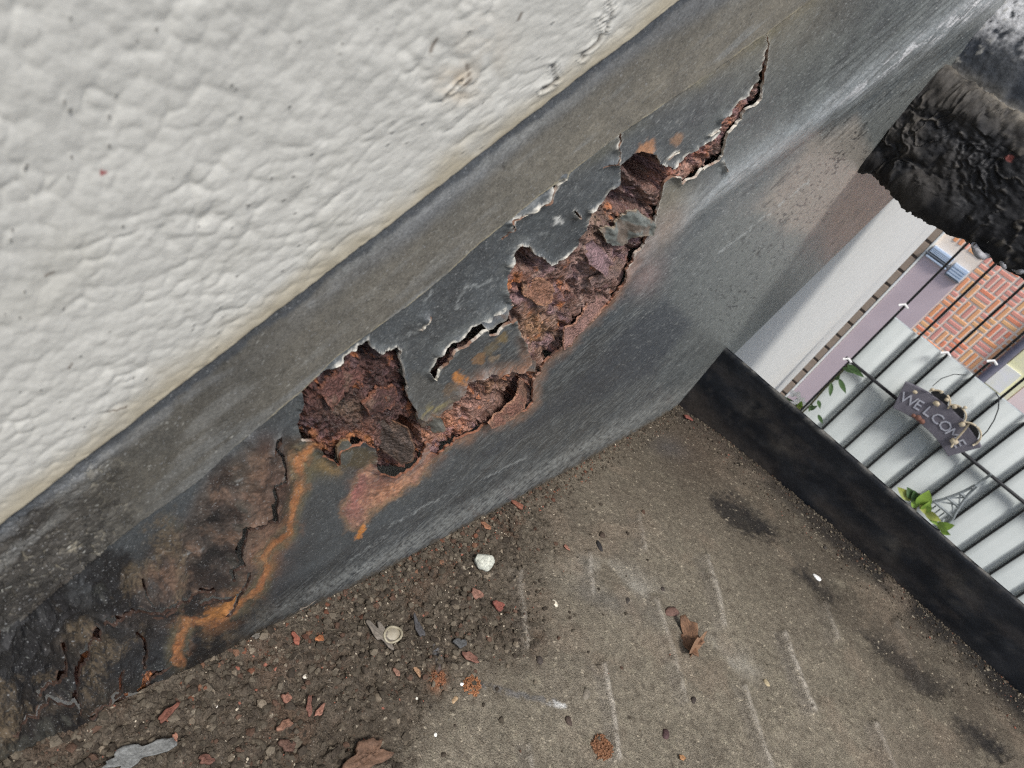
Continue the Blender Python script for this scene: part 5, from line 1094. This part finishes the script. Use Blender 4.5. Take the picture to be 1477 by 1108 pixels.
for i, (a, b, wr, mt) in enumerate((((1316, 722), (1294, 702), .5, M_leafy), ((1318, 720), (1308, 702), .6, M_leafd), ((1322, 726), (1318, 706), .55, M_leafd), ((1326, 730), (1340, 705), .6, M_leafl), ((1322, 732), (1314, 720), .6, M_leafl), ((1332, 738), (1341, 722), .6, M_leafl),
                                    ((1334, 738), (1358, 752), .5, M_leafy), ((1340, 742), (1352, 758), .5, M_leafl), ((1350, 758), (1378, 757), .55, M_leafl), ((1356, 764), (1372, 772), .5, M_leafl), ((1328, 726), (1334, 742), .5, M_leafy))):
    add_leaf(shrub, a, b, 1.262, wr, mt, i + 40)

# ------------------------------------------------------------------ neighbouring house front
YH = 4.2
house = tag(empty('brick_house', (.6, YH, -2.3)), 'orange brick house front in a basketweave pattern behind the slat fence', 'house')
M_mort = mat_plain('mortar', (.84, .72, .60), (.86, .77, .67), scale=40, rough=.9, bump=.3, bscale=120, bdist=.002)
box('wall', (-.40, YH, -2.3), (2.4, YH + .3, .9), M_mort, house)
bcol = [(224, 138, 102), (230, 150, 110), (214, 126, 98), (192, 134, 122), (226, 156, 112), (202, 138, 122), (234, 140, 98)]
M_br = [mat_plain('brick_clay', A(*c_), A(*[min(255, int(v * 1.07)) for v in c_]), scale=30, rough=.85, bump=.4, bscale=200, bdist=.002) for c_ in bcol]
bmesh_cache = {}
def brick(x_, z_, w_, h_, mat):
    key = (round(w_, 4), round(h_, 4), mat.name)
    if key not in bmesh_cache:
        b_ = .0022; V = [(0, 0, 0), (w_, 0, 0), (w_, 0, h_), (0, 0, h_), (b_, -.005, b_), (w_ - b_, -.005, b_), (w_ - b_, -.005, h_ - b_), (b_, -.005, h_ - b_)]
        F = [(4, 5, 6, 7), (0, 1, 5, 4), (1, 2, 6, 5), (2, 3, 7, 6), (3, 0, 4, 7)]
        me = py_mesh('brick', V, F); me.materials.append(mat); bmesh_cache[key] = me
    o = bpy.data.objects.new('brick', bmesh_cache[key]); COL.objects.link(o); o.parent = house
    o.location = (x_ - house.location.x, -.0006 + .0012 * rb.rand(), z_ - house.location.z)
rb = np.random.RandomState(9); BL = .088; J = .011; nb = 0
for ix in range(-3, 6):
    for iz in range(-13, -3):
        x_ = .043 + ix * BL; z_ = iz * BL + .0
        if x_ + BL < -.18 or x_ > .42: continue
        if x_ < .035 and z_ < -.585: continue
        if x_ < -.185: continue
        kind = (ix + iz) % 2
        q = rb.rand(); n3 = 3; t = (BL - n3 * J) / n3
        for k in range(n3):
            if q < .18 and k == 2:            # small half pieces now and then
                for s in range(2):
                    l2 = (BL - 2 * J) / 2
                    brick(x_ + (s * (l2 + J) if kind else k * (t + J)), z_ + (k * (t + J) if kind else s * (l2 + J)), l2 if kind else t, t if kind else l2, M_br[rb.randint(7)]); nb += 1
            else:
                brick(x_ + (0 if kind else k * (t + J)), z_ + (k * (t + J) if kind else 0), (BL - J) if kind else t, t if kind else (BL - J), M_br[rb.randint(7)]); nb += 1
M_mauve = mat_plain('mauve_board', A(168, 154, 158), A(176, 162, 166), scale=6, rough=.7, bump=.1, bscale=30, bdist=.002)
box('door_panel', (-.180, YH - .012, -2.3), (.034, YH - .0005, -.655), M_mauve, house, .002)
box('door_trim', (-.193, YH - .02, -2.3), (-.1815, YH - .0005, -.30), mat_plain('pale_trim', A(240, 214, 196), A(246, 226, 210), scale=20, rough=.7, bump=0), house, .002)
M_blue = mat_plain('pale_blue', A(160, 174, 190), A(170, 182, 196), scale=30, rough=.5, bump=0)
M_dkg = mat_plain('dark_grey', A(70, 76, 84), A(86, 92, 98), scale=30, rough=.5, bump=0)
vb = [(-.176, -.060, -.628, -.590), (-.044, .034, -.665, -.600)]
for a, b, c_, d_ in vb:
    box('vent', (a, YH - .03, c_), (b, YH - .0005, d_), M_blue, house, .002)
    for k in range(4): box('louvre', (a + .004, YH - .036, c_ + .004 + k * (d_ - c_ - .008) / 4), (b - .004, YH - .0305, c_ + .004 + (k + .55) * (d_ - c_ - .008) / 4), M_blue, house)
box('vent_bar', (-.186, YH - .04, -.640), (-.052, YH - .0125, -.631), M_dkg, house, .003)
box('vent_bar', (-.176, YH - .038, -.655), (-.056, YH - .0125, -.643), M_blue, house, .004)
box('vent_bar', (-.046, YH - .035, -.672), (.036, YH - .0125, -.667), M_dkg, house, .001)
# end pier of grey brown bricks, set back joints
M_pier = mat_plain('pier_brick', A(128, 114, 100), A(138, 124, 110), scale=40, rough=.85, bump=.3, bscale=100, bdist=.002)
M_pj = mat_plain('pier_joint', A(72, 62, 54), A(82, 72, 64), scale=40, rough=.9, bump=0)
box('pier_joint', (-.262, YH - .012, -2.3), (-.197, YH - .0005, -.2), M_pj, house)
for k in range(22):
    z_ = -2.28 + k * .094
    box('pier_brick', (-.264, YH - .020, z_), (-.1965, YH - .0125, z_ + .078), M_pier, house, .002)
# drainpipe and window at the right
v_, f_ = tube([(.447, YH - .03, -2.3), (.447, YH - .03, -1), (.447, YH - .03, .9)], .021, 10); link('drainpipe', py_mesh('drainpipe', v_, f_, True), mat_plain('slate_pipe', A(86, 86, 100), A(100, 100, 112), scale=30, rough=.5, bump=0), house)
M_cream = mat_plain('cream_board', A(240, 232, 196), A(246, 240, 210), scale=30, rough=.6, bump=0)
M_lime = mat_plain('lime_curtain', A(224, 224, 160), (.85, .8, .6), scale=18, rough=.7, bump=.2, bscale=60, bdist=.004)
win = box('window', (.472, YH - .018, -1.05), (.60, YH - .0005, -.55), M_lime, house, .002)
for lo, hi in (((.470, YH - .028, -.97), (.555, YH - .019, -.84)), ((.470, YH - .03, -1.056), (.602, YH - .019, -1.046))):
    b_ = box('window_board', lo, hi, M_cream); b_.parent = win
box('pink_render', (.606, YH - .012, -2.3), (1.2, YH - .0005, .5), mat_plain('pink_paint', (.82, .66, .64), (.85, .72, .7), scale=20, rough=.8, bump=.2, bscale=60), house)
